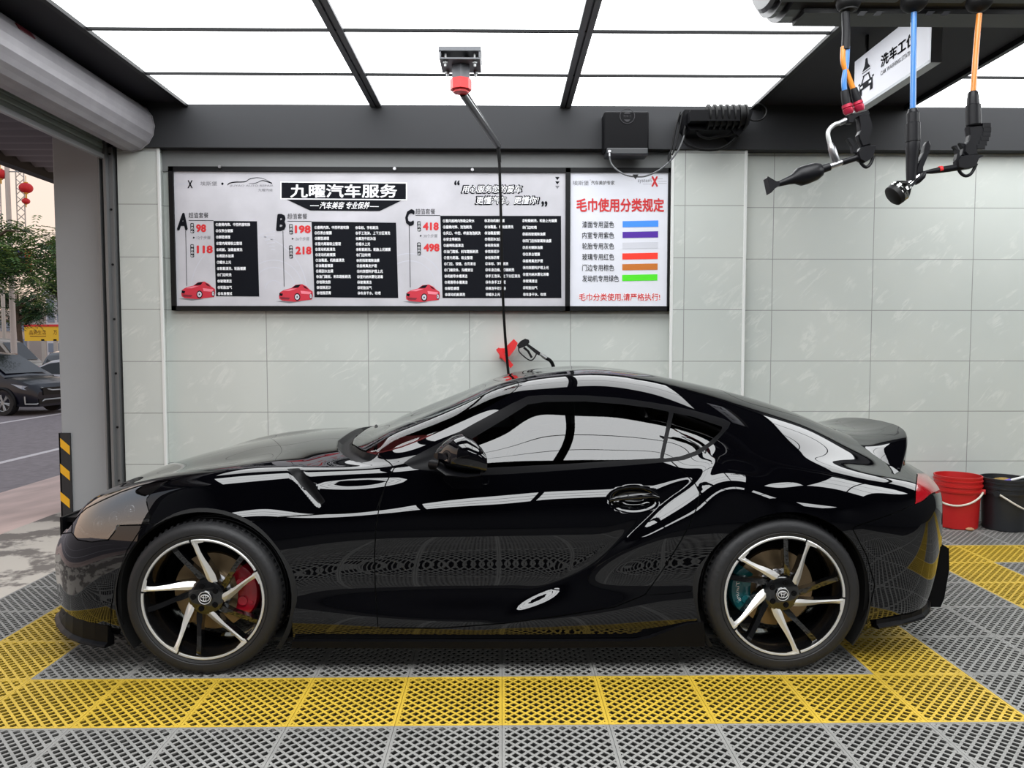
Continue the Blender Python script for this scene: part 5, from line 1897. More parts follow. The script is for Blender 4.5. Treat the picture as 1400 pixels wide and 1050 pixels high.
plate(g1, 'coupler_bracket', [(1158, 158), (1188, 150), (1190, 153), (1189, 156), (1175, 158), (1168, 162), (1166, 168), (1160, 168)], .03, m_gunb)
stepped(g1, 'steel_elbow', [(1160, 163, 4), (1152, 167, 3.4), (1148, 168.5, 3.4)], m_steel)
hose(g1, [(1149, 168), (1141, 170.5), (1134, 177), (1132, 185), (1135, 198)], .0075, mat('braided_steel', rgb(190, 191, 190), .45, .5), 'braided_tube')
stepped(g1, 'steel_coupling', [(1135, 196, 3.4), (1136, 201, 4.4), (1136.5, 203, 5), (1142, 219, 5), (1143.5, 222, 3.2), (1144.5, 226, 3)], m_steel)
plate(g1, 'handle', [(1174, 157), (1188, 153), (1191, 160), (1193.5, 168), (1193, 178), (1190, 186), (1189, 194), (1191, 198), (1180, 201), (1176, 192), (1174, 184), (1177, 178), (1176, 168)], .032, m_gunb)
plate(g1, 'gun_head', [(1173, 208), (1178, 201), (1186, 198), (1199, 198), (1198, 204), (1195, 214), (1190, 218), (1183, 222), (1176, 218)], .036, m_gunb)
b = MB(); loop_ = [(1174, 216), (1178, 224), (1184, 228.5), (1190, 224), (1194, 214)]
b.tube(round_poly([HP(x, y) for x, y in loop_], 4, False), .006, 8)
b.build('hanging_loop', m_gunb, g1)
plate(g1, 'trigger', [(1158, 189), (1163, 188), (1169, 194), (1173, 203), (1172, 210), (1167, 209), (1165, 199)], .02, m_gunb)
plate(g1, 'trigger_lever', [(1173, 186), (1179, 184), (1183, 190), (1183, 200), (1178, 202), (1176, 192)], .018, m_gunb)
stepped(g1, 'barrel', [(1172, 215.5, 4.2), (1151, 222, 4.2)], m_gunb)
stepped(g1, 'steel_tee', [(1152, 221.5, 3.6), (1133, 228.5, 3.6)], m_steel)
stepped(g1, 'bell_body', [(1134, 228, 5.4), (1124, 231.5, 5.6), (1122, 232, 9), (1115, 235, 12), (1101, 240, 13), (1093, 243, 12.5), (1085, 245.5, 7), (1078, 247.5, 5.4), (1064, 251.5, 3.8)], m_gunb)
b = MB()
b.prism([HP(x, y, -.02) for x, y in ((1066, 248), (1061, 247.5), (1050, 241), (1049, 243), (1053.5, 264), (1055, 263), (1063, 254), (1066, 254))], (0, .04, 0))
b.build('fan_nozzle', m_gunb, g1)

# --- 2: water gun with a chrome head on the blue hose
g2 = thing('water_gun', 'water gun with round chrome head hanging on the single blue hose', 'spray gun', tuple(HP(1247, 150)))
hose(g2, [(1249.5, 17), (1249, 60), (1248.5, 110), (1248, 154)], .0098, m_blueh)
MB().ball(HP(1249.5, 3), .045, 20, sc=(1, 1, .8)).build('hose_stop', m_black, hc)
stepped(g2, 'grip_sleeve', [(1248, 149, 5.6), (1248, 153, 6.4), (1248, 155, 8), (1248, 168, 8.2), (1248, 169, 9.3), (1248, 194, 9.6), (1248, 195, 8.6)], m_gunb)
stepped(g2, 'grip', [(1248, 194, 8.8), (1248, 202, 9), (1247.5, 212, 7.8), (1246.5, 232, 7), (1245.5, 247, 6)], m_gunb)
plate(g2, 'lever', [(1268, 193), (1271, 192), (1273, 197), (1272, 206), (1267, 218), (1262, 230), (1262, 237), (1253, 239), (1254, 230), (1258, 219), (1263, 208), (1265, 198)], .024, m_gunb)
stepped(g2, 'pivot', [(1264, 236, 3), (1261, 240, 5.5), (1254, 246, 5.5), (1250, 250, 4)], m_gunb)
stepped(g2, 'chrome_neck', [(1257, 241, 4.6), (1250, 247, 5), (1240, 254, 6.4), (1236, 257, 8)], m_chrome)
stepped(g2, 'chrome_head', [(1241, 253, 7), (1237, 256, 11), (1233, 259, 14.2), (1231, 260.6, 15), (1229.6, 261.6, 14), (1228.4, 262.6, 15), (1226.8, 263.8, 14), (1225, 265, 14.6)], mat('smoked_chrome', rgb(150, 152, 150), 0.12, 1.0))
stepped(g2, 'rubber_face', [(1226, 264.6, 14.8), (1221, 268.5, 14.4), (1219.5, 269.6, 12)], m_black)

HY = 2.79
# --- 3: air blow gun on the orange hose
g3 = thing('blow_gun', 'black blow gun with long thin nozzle hanging on the orange hose', 'spray gun', tuple(HP(1330, 150)))
hose(g3, [(1339, 19), (1336, 50), (1332.5, 95), (1330.5, 129)], .0098, m_orange)
MB().ball(HP(1338.5, 3), .045, 20, sc=(1, 1, .8)).build('hose_stop', m_black, hc)
stepped(g3, 'grip_sleeve', [(1330, 125, 5), (1330, 127, 6.2), (1330, 134, 7.2), (1330, 143, 7.6), (1330.5, 144, 9.2), (1331, 171, 9.5), (1331, 173, 8)], m_gunb)
plate(g3, 'handle', [(1325, 172), (1339, 170), (1344.5, 171), (1346, 178), (1344.5, 188), (1340, 198), (1336, 206), (1337, 212), (1324, 214), (1319, 208), (1320, 198), (1325, 192), (1327, 184)], .032, m_gunb)
b = MB()
for x, y in ((1346, 173), (1346.8, 179), (1345.8, 185), (1343.8, 191), (1341, 197), (1338.5, 202)):
    b.box(tuple(HP(x - 2.4, y + 1.6, -.018)), tuple(HP(x + .6, y - 1.4, .018)), bev=.002)
b.build('grip_ribs', m_gunb, g3)
plate(g3, 'gun_head', [(1309, 219), (1313, 213), (1325, 211), (1338, 210), (1347.5, 212), (1340, 216), (1336, 226), (1331, 229), (1318, 231), (1310, 229)], .036, m_gunb)
b = MB().tube(round_poly([HP(x, y) for x, y in ((1309, 227), (1313, 236), (1320, 240.5), (1328, 237), (1335, 224))], 4, False), .006, 8)
b.build('hanging_loop', m_gunb, g3)
plate(g3, 'trigger', [(1304.5, 199), (1308, 198), (1312, 206), (1313, 214), (1311, 220), (1307, 219), (1309, 210), (1308, 204)], .02, m_gunb)
plate(g3, 'trigger_lever', [(1312.5, 195), (1322, 196), (1323, 206), (1320, 213), (1315, 212), (1317, 203)], .018, m_gunb)
stepped(g3, 'barrel', [(1311, 228.5, 4.4), (1296, 230.5, 4.4), (1289, 231, 4.2), (1274, 233.5, 3.4), (1262, 236, 1.8)], m_gunb)
stepped(g3, 'red_ring', [(1287.6, 231.2, 4.5), (1283.4, 231.9, 4.4)], m_redp)

# ================================================================== BUCKETS
m_rbk = mat('red_bucket_plastic', rgb(182, 28, 28), 0.4)
m_bbk = mat('black_bucket_plastic', rgb(34, 36, 40), 0.35)
m_hand = mat('cream_handle_plastic', rgb(206, 200, 186), 0.5)


def bucket(label, pxc, base_py, m, ang0, drop):
    base = PZ(pxc, base_py - 5, 0.0)
    cx, cy = float(base[0]), float(base[1])
    t = thing('bucket', label, 'bucket', (cx, cy, 0))
    s_ = cy / FPX
    rb, rt, h = 25.8 * s_, 29.2 * s_, 72.0 * s_
    prof = [(0, .004), (rb - .008, .0), (rb, .006), (rb + (rt - rb) * .82 - .003, h * .70), (rt + .004, h * .70), (rt + .006, h * .735), (rt - .001, h * .74), (rt - .001, h * .80),
            (rt + .007, h * .805), (rt + .007, h * .84), (rt, h * .845), (rt, h * .90), (rt + .006, h * .905), (rt + .006, h * .93), (rt, h * .935), (rt + .004, h * .98), (rt + .003, h), (rt - .006, h), (rt - .01, h * .9), (rb - .006, .02), (0, .02)]
    MB().lathe((cx, cy, 0.0), (0, 0, 1), prof, 56, 0, True).build('bucket_body', m, t)
    hz = h * .72
    R_ = rt + .008
    a0 = math.radians(ang0)
    u_ = np.array([math.cos(a0), math.sin(a0), 0]); v_ = np.array([math.sin(a0), -math.cos(a0), 0])
    pts = []
    for k in np.linspace(-1, 1, 21):
        th = k * math.pi / 2
        along = math.sin(th); out = math.cos(th)
        pts.append(np.array([cx, cy, hz]) + u_ * R_ * along + v_ * (R_ * out + .008) - np.array([0, 0, drop * out ** 1.2]))
    b = MB().tube(pts, .0075, 8)
    b.build('bucket_handle', m_hand, t)
    b = MB()
    for k in (-1, 1):
        q = np.array([cx, cy, hz]) + u_ * (rt + .005) * k
        b.cyl(q - u_ * k * .01, q + u_ * k * .018, .02, n=14)
    b.build('handle_lug', m, t)
    return t, cx, cy, rt, h


bucket('red bucket standing against the tiled wall behind the car tail', 1307.5, 724, m_rbk, -40, .10)
_, kx, ky, krt, kh = bucket('black bucket with a brush in it beside the red bucket', 1371.5, 727, m_bbk, 40, .12)
br = thing('wash_brush', 'wash brush with white and purple handle lying in the black bucket', 'brush', (kx, ky, kh * .8))
A_, B_ = P(1378, 657.5, ky - .08), P(1425, 646, ky - .15)
MB().tube([A_, B_], .0095, 10).build('brush_handle', m_white, br)
MB().tube([A_ - (B_ - A_) * .18, A_ + (B_ - A_) * .08], .014, 10).build('handle_collar', mat('purple_plastic', rgb(92, 74, 176), 0.4), br)
spn = MB()
rng = random.Random(4)
spn.ball((kx - .03, ky - .02, kh * .86), .10, 22, sc=(1, .8, .55))
o = spn.build('wash_mitt', mat('ochre_mitt', rgb(142, 116, 60), 0.9, var=.3, vscale=30, bump=.8, bscale=60))
tag(o, 'ochre wash mitt showing at the top of the black bucket', 'wash mitt')
# scrap on the grating by the red bucket
q = PZ(1326, 726, 0.0)
o = MB().ball((q[0], q[1], .014), .032, 12, sc=(1, .7, .42)).build('crumpled_wrapper', mat('brown_wrapper', rgb(170, 130, 96), 0.7, bump=.8, bscale=80))
tag(o, 'small crumpled brown wrapper on the grey grating by the red bucket', 'litter')

# ================================================================== OUTSIDE, THROUGH THE OPEN LEFT SIDE
def patchy(name, c0, c1, scale, thr, rough=0.8):
    m = bpy.data.materials.new(name); m.use_nodes = True
    nt = m.node_tree; b = nt.nodes['Principled BSDF']; b.inputs['Roughness'].default_value = rough
    ge = nt.nodes.new('ShaderNodeNewGeometry'); no = nt.nodes.new('ShaderNodeTexNoise'); rp = nt.nodes.new('ShaderNodeValToRGB')
    no.inputs['Scale'].default_value = scale; no.inputs['Detail'].default_value = 9; no.inputs['Roughness'].default_value = .62
    rp.color_ramp.elements[0].position = thr - .03; rp.color_ramp.elements[0].color = c0
    rp.color_ramp.elements[1].position = thr + .03; rp.color_ramp.elements[1].color = c1
    nt.links.new(ge.outputs['Position'], no.inputs['Vector']); nt.links.new(no.outputs['Fac'], rp.inputs[0]); nt.links.new(rp.outputs[0], b.inputs['Base Color'])
    return m


def band_quad(x0, x1, z0, z1, y0, y1, name, m):
    o = MB().add([(x0, y0, z0), (x1, y0, z1), (x1, y1, z1), (x0, y1, z0), (x0, y0, z0 - .3), (x1, y0, z1 - .3), (x1, y1, z1 - .3), (x0, y1, z0 - .3)],
                 [(0, 1, 2, 3), (4, 7, 6, 5), (0, 4, 5, 1), (1, 5, 6, 2), (2, 6, 7, 3), (3, 7, 4, 0)]).build(name, m)
    return struct(o)


GZ0 = -.48
band_quad(-3.75, FLOOR_X0 - .004, -.004, -.004, -9, 14, 'threshold', patchy('worn_painted_concrete', rgb(190, 182, 172), rgb(112, 105, 100), 2.6, .5))
band_quad(-5.9, -3.75, -.33, -.004, -9, 60, 'pavement_ramp', mat('pinkish_paving', rgb(196, 172, 164), 0.75, var=.22, vscale=1.6))
band_quad(-90, -5.9, GZ0, -.36, -20, 160, 'road', mat('road_asphalt', rgb(128, 120, 122), 0.85, var=.16, vscale=9, bump=.3, bscale=60)) if False else None
band_quad(-90, -5.9, GZ0, GZ0 + .0, -20, 160, 'road', mat('road_asphalt', rgb(128, 120, 122), 0.85, var=.16, vscale=9))
band_quad(-5.95, -5.88, -.345, -.335, -9, 60, 'kerb', mat('kerb_stone', rgb(170, 160, 156), 0.8))
m_line = mat('road_paint', rgb(206, 200, 200), 0.7)
for k, (x, w_) in enumerate(((-8.0, .14), (-12.0, .14))):
    o = MB().box((x - w_ / 2, -5, GZ0), (x + w_ / 2, 60, GZ0 + .006)).build('road_line', m_line); struct(o)

# canopy outside, above the pavement
cA, cB = PZ(0, 222, 3.05), PZ(75, 250, 3.05)
cx_ = float(cA[0])
can = thing('canopy', 'dark corrugated canopy outside above the pavement with a black edge beam', 'canopy', (cx_, 7, 3.2))
ys = np.arange(1.0, 12.0, .035)
G = [[(x, y, 3.13 + .022 * math.sin(y / .105 * math.pi)) for x in (cx_, LX - .25)] for y in ys]
MB().grid(G, 0, True).build('corrugated_soffit', mat('dark_corrugated_sheet', rgb(96, 94, 100), 0.55, .3), can)
MB().box((cx_ - .06, 1.0, 3.05), (cx_ + .05, 12, 3.20)).build('edge_beam', m_black, can)

# --- vehicles in the street
m_cglass = mat('dark_car_glass', rgb(12, 14, 20), 0.12, coat=.25, spec=.35)
m_lamp_c = mat('clear_lamp', rgb(170, 178, 190), 0.15, coat=1.0)


def street_car(name, label, cat, loc, ang, L, W, H, fo, wb, body, style, wheel_r=.34, taillight=False):
    """car with its front axle at loc, heading ang (0 = +x)"""
    t = thing(name, label, cat, loc)
    ca, sa = math.cos(ang), math.sin(ang)

    def T_(p):
        return np.array([loc[0] + p[0] * ca - p[1] * sa, loc[1] + p[0] * sa + p[1] * ca, loc[2] + p[2]])
    x1 = fo; x0 = fo - L
    if style == 'suv':
        belt = [(x0, .95), (x0 + .3, 1.05), (-1.0, 1.02), (-.1, 1.0), (.45, .93), (x1 - .06, .78), (x1, .62)]
        roof = [(x0 + .12, 1.08), (x0 + .42, 1.52), (x0 + 1.0, H), (-1.5, H), (-.95, H - .07), (.02, 1.01)]
    elif style == 'sedan':
        belt = [(x0, .85), (x0 + .4, .96), (-1.0, .93), (-.1, .92), (.4, .84), (x1 - .06, .68), (x1, .55)]
        roof = [(x0 + .55, .98), (x0 + 1.35, H - .08), (-1.75, H), (-1.3, H - .03), (.0, .93)]
    else:
        belt = [(x0, 1.05), (x0 + .1, 1.12), (-.6, 1.1), (.1, 1.08), (.5, .95), (x1, .6)]
        roof = [(x0 + .03, 1.14), (x0 + .12, H), (-1.0, H), (-.6, H - .12), (.25, 1.06)]
    fb_ = lambda x: float(np.interp(x, *zip(*belt)))
    fr_ = lambda x: float(np.interp(x, *zip(*roof)))
    hw = lambda x: W / 2 * (1 - .16 * max(0, (x - (x1 - .5)) / .5) ** 2 - .10 * max(0, ((x0 + .5) - x) / .5) ** 2)
    b = MB(); rows = []
    for x in np.linspace(x0, x1, 44):
        w = hw(x); z = fb_(x); zb_ = .24 if abs(x) > .1 else .24
        rows.append([T_((x, -w * q, zz)) for q, zz in ((.0, zb_), (.90, zb_), (.97, zb_ + .12), (1, z * .62), (.985, z * .86), (.93, z), (.70, z + .03), (0, z + .045))] +
                    [T_((x, w * q, zz)) for q, zz in ((.70, z + .03), (.93, z), (.985, z * .86), (1, z * .62), (.97, zb_ + .12), (.90, zb_))])
    b.grid(rows, 0, True, close_v=True); b.add(rows[0], [list(range(14))]); b.add(rows[-1], [list(range(14))])
    bo = b.build('body', body, t)
    cab, gl = MB(), MB()
    xa, xb = roof[0][0], roof[-1][0]
    rows = []
    XS = np.linspace(xa, xb, 36)
    for x in XS:
        z0, z1 = fb_(x) - .02, max(fr_(x), fb_(x) + .01); w = hw(x)
        wt = w * (.93 - .21 * (z1 - z0) / (H - 1.0))
        rows.append([T_((x, y, z)) for y, z in ((-w * .93, z0), (-(wt + (w * .93 - wt) * .12), z0 + (z1 - z0) * .88), (-wt * .86, z1), (0, z1 + .025), (wt * .86, z1), (wt + (w * .93 - wt) * .12, z0 + (z1 - z0) * .88), (w * .93, z0))])
    cab.grid(rows, 0, True)
    cab.build('cabin', body, t)
    for s in (-1, 1):
        for (p0_, p1_) in ((xa + (.45 if style != 'van' else 1.9), (xa + xb) / 2 - .1 + (.5 if style == 'van' else 0)), ((xa + xb) / 2 + (.5 if style == 'van' else 0), xb - .35)):
            g = []
            for x in np.linspace(p0_, p1_, 9):
                z0, z1 = fb_(x) + .02, fr_(x) - .09
                if z1 < z0 + .02: z1 = z0 + .02
                w = hw(x); wt = w * (.93 - .21 * (fr_(x) - fb_(x)) / (H - 1.0))
                f = lambda z: (w * .93 + (wt - w * .93) * min(1, (z - fb_(x) + .02) / max(.05, fr_(x) - fb_(x)))) + .014
                g.append([T_((x, s * f(z), z)) for z in (z0, z1)])
            gl.grid(g, 0, False)
    xw0 = xb - .06; xw1 = next(r[0] for r in roof[::-1] if r[1] > H - .15)
    g = []
    for q in np.linspace(.06, .92, 6):
        x = xw0 + (xw1 - xw0) * q; w = hw(x) * (.93 - .21 * (fr_(x) - fb_(x)) / (H - 1.0)) * .84
        g.append([T_((x + .02, y, fr_(x) + .03)) for y in (-w, 0, w)])
    gl.grid(g, 0, False)
    gl.build('windows', m_cglass, t)
    for x in (0, -wb):
        for s in (-1, 1):
            c = T_((x, s * (W / 2 - .005), wheel_r)); ax = T_((x, s * (W / 2 - .5), wheel_r)) - c
            wl = MB().lathe(c, ax, [(.0, .03), (wheel_r * .66, .02), (wheel_r * .68, .0), (wheel_r * .95, .0), (wheel_r, .03), (wheel_r, .2), (.0, .2)], 28, 0).build('wheel', m_tyre, t)
            rm = MB(); u_, v_, d_ = basis(ax)
            for k in range(6):
                a = k * math.pi / 3 + .2
                for da in (-.10, .10):
                    e1 = u_ * math.cos(a + da) + v_ * math.sin(a + da)
                    rm.tube([c + e1 * wheel_r * .15 + d_ * .015, c + e1 * wheel_r * .64 + d_ * .008], .022, 6)
            rm.lathe(c, ax, [(wheel_r * .62, .012), (wheel_r * .66, .002), (wheel_r * .68, .012)], 28, 0)
            rm.cyl(c + d_ * .0, c + d_ * .03, wheel_r * .16, n=14)
            rm.build('rim', m_alu, wl)
            ar = MB()
            A = np.linspace(-.15, math.pi + .15, 20)
            hd = np.array([ca, sa, 0])
            ar.tube([c - d_ * .012 + hd * math.cos(q) * wheel_r * 1.12 + np.array([0, 0, math.sin(q) * wheel_r * 1.12]) for q in A], .045, 6)
            ar.build('arch_trim', m_black, t)
    for s in (-1, 1):
        if not taillight:
            h = [T_((x1 - .02 - dx, s * hw(x1 - dx) * q, z)) for dx, q, z in ((.62, 1.0, .84), (.30, 1.01, .80), (.06, .90, .72), (.01, .62, .70), (.02, .62, .64), (.08, .96, .64), (.32, 1.02, .71))]
            MB().prism([p for p in h], T_((0, s * .012, .012)) - T_((0, 0, 0))).build('headlamp', m_lamp_c, t)
    if taillight:
        MB().obox(T_((x0 - .01, 0, .93)), (ca, sa, 0), (-sa, ca, 0), (0, 0, 1), .015, W * .46, .03).build('tail_light_bar', mat('lit_tail_lamp', rgb(250, 60, 60), .4, emit=1.2), t)
        MB().obox(T_((x0 - .02, 0, .66)), (ca, sa, 0), (-sa, ca, 0), (0, 0, 1), .012, .26, .06).build('number_plate', m_white, t)
        MB().obox(T_((x0 + .30, 0, 1.32)), (.6 * ca, .6 * sa, .8), (-sa, ca, 0), (-.8 * ca, -.8 * sa, .6), .24, W * .36, .01).build('rear_window', m_cglass, t)
    else:
        g = MB()
        g.obox(T_((x1 - .01, 0, .64)), (ca, sa, 0), (-sa, ca, 0), (0, 0, 1), .03, W * .32, .10)
        g.obox(T_((x1 - .02, 0, .38)), (ca, sa, 0), (-sa, ca, 0), (0, 0, 1), .04, W * .40, .07)
        g.build('grille', m_black, t)
        b = MB()
        b.tube([T_((x1 - .03, -W * .33, .74)), T_((x1 + .03, -W * .16, .66)), T_((x1 + .035, W * .16, .66)), T_((x1 - .03, W * .33, .74))], .022, 6)
        for s in (-1, 1):
            b.tube([T_((x1 - .26, s * W * .49, .52)), T_((x1 - .25, s * W * .49, .32)), T_((x1 - .03, s * W * .42, .31)), T_((x1 + .02, s * W * .30, .42)), T_((x1 + .03, 0, .42))], .022, 6)
        b.build('chrome_trim', m_alu, t)
    return t


s0 = PZ(11, 569, GZ0)
street_car('parked_suv', 'dark blue-black SUV parked at the road, nearest car outside the opening', 'car', (float(s0[0]), float(s0[1]) + .95, GZ0), math.radians(-10), 4.6, 1.86, 1.68, .92, 2.66,
           mat('dark_suv_paint', rgb(12, 14, 28), 0.3, coat=.3, spec=.35), 'suv')
street_car('parked_saloon', 'silver white saloon parked behind the dark SUV outside', 'car', (float(s0[0]) + 1.35, float(s0[1]) + 4.2, GZ0), math.radians(-6), 4.7, 1.82, 1.46, .92, 2.75,
           mat('silver_white_paint', rgb(196, 196, 204), 0.35, coat=.8), 'sedan')
v0 = P(33, 480, 33.0)
street_car('delivery_van', 'beige-grey van standing behind the lamp post in the street', 'van', (float(v0[0]), 33.0, GZ0), math.radians(-4), 4.9, 1.8, 2.12, .75, 2.9,
           mat('van_grey_paint', rgb(150, 142, 132), 0.4, coat=.4), 'van')
k0 = P(68, 480, 30.0)
street_car('road_hatchback', 'black hatchback with lit red tail lights driving away in the street', 'car', (float(k0[0]), 34.5, GZ0), math.radians(84), 4.3, 1.82, 1.62, .9, 2.6,
           mat('black_hatch_paint', rgb(26, 27, 32), 0.3, coat=1.0), 'suv', taillight=True)

# --- lamp post with lanterns
LY = 27.0
lp = thing('lamp_post', 'pale street lamp post with rusty base beyond the parked cars', 'lamp post', (float(P(19, 480, LY)[0]), LY, GZ0))
pb_ = P(20, 500, LY); pt_ = P(14, 180, LY)
MB().cyl((pb_[0], LY, GZ0), (pb_[0] - .02, LY, 8.6), .105, .075, 16).build('post', mat('pale_post_paint', rgb(196, 192, 190), .5), lp)
MB().lathe((pb_[0], LY, GZ0), (0, 0, 1), [(.0, 0), (.26, 0), (.24, .3), (.23, 1.05), (.16, 1.25), (.12, 1.5), (.1, 1.55)], 16).build('post_base', mat('rusty_base', rgb(150, 122, 106), .8, var=.2, vscale=6), lp)
b = MB()
for s in (-1, 1):
    x = pb_[0] + .42 * s
    for dx in (-.14, .14):
        b.tube([(x + dx, LY, 5.2), (x + dx, LY, 7.6)], .02, 6)
    for z in np.arange(5.2, 7.7, .3):
        b.tube([(x - .14, LY, z), (x + .14, LY, z + .25 if z < 7.3 else z)], .014, 5); b.tube([(x + .14, LY, z), (x - .14, LY, z + .25 if z < 7.3 else z)], .014, 5)
b.tube([(pb_[0] - .6, LY, 7.5), (pb_[0] + .9, LY, 7.5)], .02, 6); b.tube([(pb_[0] - .5, LY, 5.6), (pb_[0] + .5, LY, 5.6)], .02, 6)
b.build('banner_brackets', m_alu, lp)
m_lant = mat('red_lantern_cloth', rgb(206, 34, 44), .6)
m_gold = mat('lantern_gold', rgb(206, 160, 60), .4, .4)
for k, (px, py, r, lb) in enumerate(((35.5, 257, 8.5, 'large round red lantern hanging to the right of the lamp post'), (35.5, 275, 5, 'small red lantern with tassel below the large red lantern'), (1, 238, 8, 'red lantern at the left edge of the opening beside lamp post'))):
    c = P(px, py, LY); rr = r * LY / FPX
    t = thing('red_lantern', lb, 'lantern', tuple(c))
    G = [[c + np.array([rr * math.sin(a) * (1 - .06 * (j % 2)) * math.cos(f), rr * math.sin(a) * (1 - .06 * (j % 2)) * math.sin(f), rr * .82 * math.cos(a)]) for j, f in enumerate(np.linspace(0, 2 * math.pi, 24, endpoint=False))] for a in np.linspace(.25, math.pi - .25, 12)]
    MB().grid(G, 0, True, close_v=True).build('lantern_shade', m_lant, t)
    MB().cyl(c + (0, 0, rr * .75), c + (0, 0, rr * .9), rr * .3, n=12).cyl(c - (0, 0, rr * .9), c - (0, 0, rr * .75), rr * .3, n=12).tube([c - (0, 0, rr * .9), c - (0, 0, rr * 1.6)], rr * .12, 6).tube([c + (0, 0, rr * .9), c + (0, 0, rr * (1.9 if k != 1 else 1.3))], .012, 5).build('lantern_fittings', m_gold, t)

# --- trees
m_leaf = [mat('leaf_green_%s' % n, rgb(*c), .6, var=.2, vscale=3) for n, c in (('mid', (84, 122, 62)), ('dark', (50, 84, 54)), ('light', (128, 152, 80)))]
m_bark = mat('grey_brown_bark', rgb(88, 76, 66), .9, var=.2, vscale=8)


def tree(label, px, top, bottom, rad, Y, seed, n, mi, trunk_px=None):
    rg = np.random.default_rng(seed)
    c0, c1 = P(px, top, Y), P(px, bottom, Y)
    cx, cz0, cz1 = c0[0], c1[2], c0[2]
    R_ = rad * Y / FPX
    t = thing('street_tree', label, 'tree', (float(cx), Y, GZ0))
    tb = MB().tube([(cx, Y, GZ0), (cx + .08, Y, (GZ0 + cz0) / 2), (cx - .05, Y, cz0 + (cz1 - cz0) * .3), (cx, Y, cz1 - .3)], [.17, .14, .10, .03], 10)
    fol = MB()
    nb = 16
    for k in range(nb):
        a = rg.uniform(0, 2 * math.pi); z0 = cz0 + (cz1 - cz0) * rg.uniform(.0, .6)
        rr = R_ * rg.uniform(.55, 1.0)
        z1 = min(cz1, z0 + (cz1 - cz0) * rg.uniform(.1, .45))
        p0_, p1_ = np.array([cx, Y, z0]), np.array([cx + rr * math.cos(a), Y + rr * math.sin(a), z1])
        mid = (p0_ + p1_) / 2 + np.array([0, 0, .25])
        tb.tube([p0_, mid, p1_], [.06, .04, .012], 6)
        for f in range(n // nb):
            q = rg.uniform(.25, 1.05)
            base = p0_ * (1 - q) ** 2 + 2 * mid * q * (1 - q) + p1_ * q * q + rg.normal(0, R_ * .13, 3)
            th = rg.uniform(0, 2 * math.pi); ln = rg.uniform(.35, .75)
            dv_ = np.array([math.cos(th), math.sin(th), rg.uniform(-.55, .15)]); dv_ /= np.linalg.norm(dv_)
            sd_ = np.cross(dv_, [0, 0, 1.0]); sd_ /= np.linalg.norm(sd_) + 1e-9
            m_i = int(rg.choice(3, p=mi))
            for j in range(5):          # a feathery frond: pairs of leaflets along a stalk
                b0 = base + dv_ * ln * j / 5 - np.array([0, 0, .03 * j * j * .3])
                for s in (-1, 1):
                    e1 = sd_ * s * .16 * (1 - j * .12) + dv_ * .10; 
                    w_v = dv_ * .035
                    fol.add([b0 - w_v, b0 + e1 * .5 - w_v * 1.2 + (0, 0, .01), b0 + e1 - (0, 0, .02), b0 + e1 * .5 + w_v * 1.4], [(0, 1, 2, 3)], m_i)
    tb.build('trunk', m_bark, t)
    fol.build('foliage', m_leaf, t, fix=False)


tree('feathery green street tree in front of the lamp post with lanterns', -20, 272, 400, 88, 24.5, 3, 1000, (.5, .3, .2))
tree('feathery tree just left of the grey pillar behind the lamp post', 80, 318, 412, 44, 29.0, 8, 600, (.55, .25, .2))
tree('dark dense tree behind the van and lamp post', 24, 392, 446, 46, 38.0, 12, 760, (.2, .75, .05))

# --- far side of the street
bb_ = thing('billboard', 'yellow shop billboard with red top edge across the street', 'billboard', tuple(P(58, 456, 46.0)))
a_, c_ = P(33, 446.5, 46.0), P(100, 466, 46.0)
MB().box((a_[0], 46.0, c_[2]), (c_[0], 46.2, a_[2])).build('yellow_panel', mat('billboard_yellow', rgb(244, 200, 52), .6), bb_)
a2 = P(33, 443.6, 46.0)
MB().box((a2[0], 45.96, a_[2]), (c_[0], 46.2, a2[2])).build('red_fascia', m_redp, bb_)
MB().box((a_[0] + 1, 46.0, GZ0), (a_[0] + 1.2, 46.15, c_[2] + .1)).box((c_[0] - 1.2, 46.0, GZ0), (c_[0] - 1.0, 46.15, c_[2] + .1)).build('billboard_posts', m_alu, bb_)
bs = Sheet(45.995, .01)
b = MB()
bs.text(b, '品质生活', (40, 451.5, 63, 457.5), 0, 1); bs.text(b, '万', (73, 451.5, 78, 457.5), 0, 1)
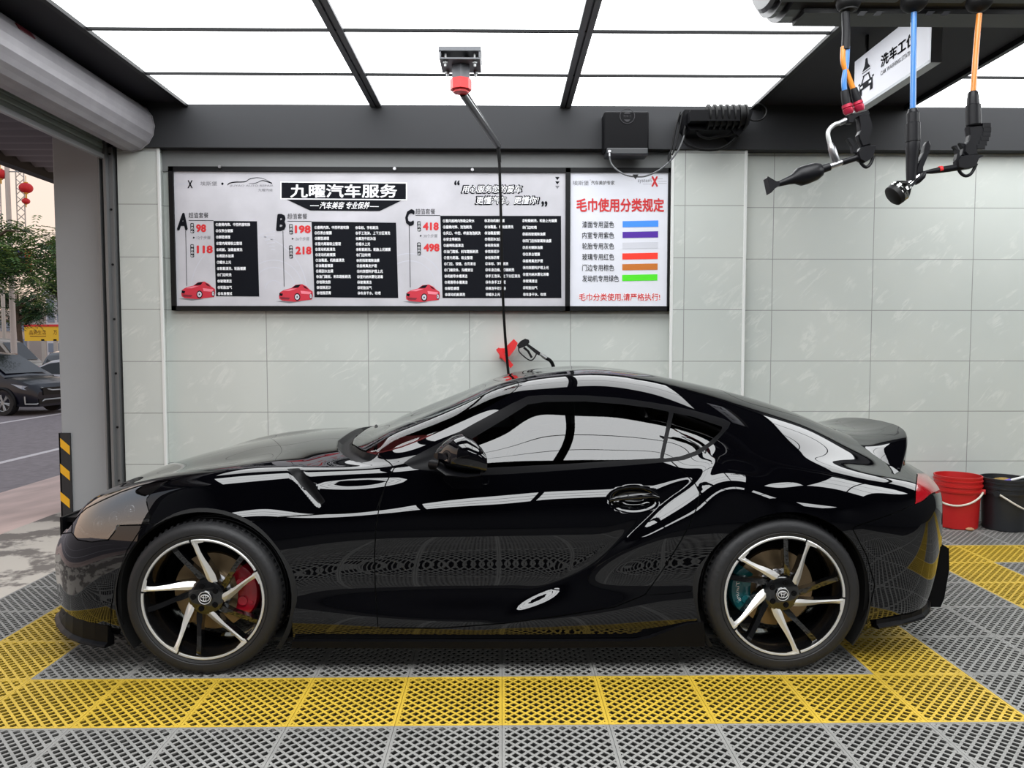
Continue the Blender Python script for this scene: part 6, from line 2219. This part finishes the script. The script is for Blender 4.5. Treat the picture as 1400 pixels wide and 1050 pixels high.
bs.poly(b, [(41, 459.3), (63, 459.3), (63, 460.2), (41, 460.2)], 0, 1)
b.build('billboard_lettering', mat('brown_lettering', rgb(120, 74, 20), .6), bb_)
bl = thing('shop_sign', 'dark blue roadside sign with orange edge behind the tree', 'sign', tuple(P(15, 355, 36.0)))
a_, c_ = P(-20, 341, 36.0), P(34.5, 368, 36.0)
MB().box((a_[0], 36.0, c_[2]), (c_[0], 36.2, a_[2])).build('sign_panel', mat('sign_navy', rgb(38, 42, 110), .5), bl)
a_, c_ = P(34.5, 341, 36.0), P(39.5, 371, 36.0)
MB().box((a_[0], 35.95, c_[2]), (c_[0], 36.25, a_[2])).build('sign_edge', mat('sign_orange', rgb(214, 96, 44), .5), bl)
MB().cyl((a_[0] - 1.2, 36.1, GZ0), (a_[0] - 1.2, 36.1, c_[2] + .1), .09, n=12).build('sign_post', m_alu, bl)
m_bpale = mat('pale_render', rgb(206, 208, 214), .8, var=.04, vscale=.3)
m_bglass = mat('window_blue_grey', rgb(120, 136, 156), .2)


def building(label, x0px, x1px, toppx, Y, m, nx, nz):
    a, c = P(x0px, toppx, Y), P(x1px, 470, Y)
    t = thing('building', label, 'building', ((a[0] + c[0]) / 2, Y, GZ0))
    MB().box((a[0], Y, GZ0), (c[0], Y + 12, a[2])).build('wall', m, t)
    MB().box((a[0] - .2, Y - .2, a[2]), (c[0] + .2, Y + 12.2, a[2] + .5)).build('parapet', m, t)
    wx, wz = (c[0] - a[0]) / nx, (a[2] - GZ0 - 1) / nz
    for i in range(nx):
        for j in range(nz):
            x, z = a[0] + wx * (i + .5), GZ0 + 1 + wz * (j + .5)
            f = MB().box((x - wx * .33, Y - .06, z - wz * .30), (x + wx * .33, Y + .02, z + wz * .30)).build('window', m_bglass, t)


building('pale office building with blue-grey windows behind the yellow billboard', 62, 118, 404, 60.0, m_bpale, 4, 4)
building('long low pale building at the far left end of the street', -170, 40, 432, 66.0, mat('warm_render', rgb(196, 186, 178), .8), 10, 2)
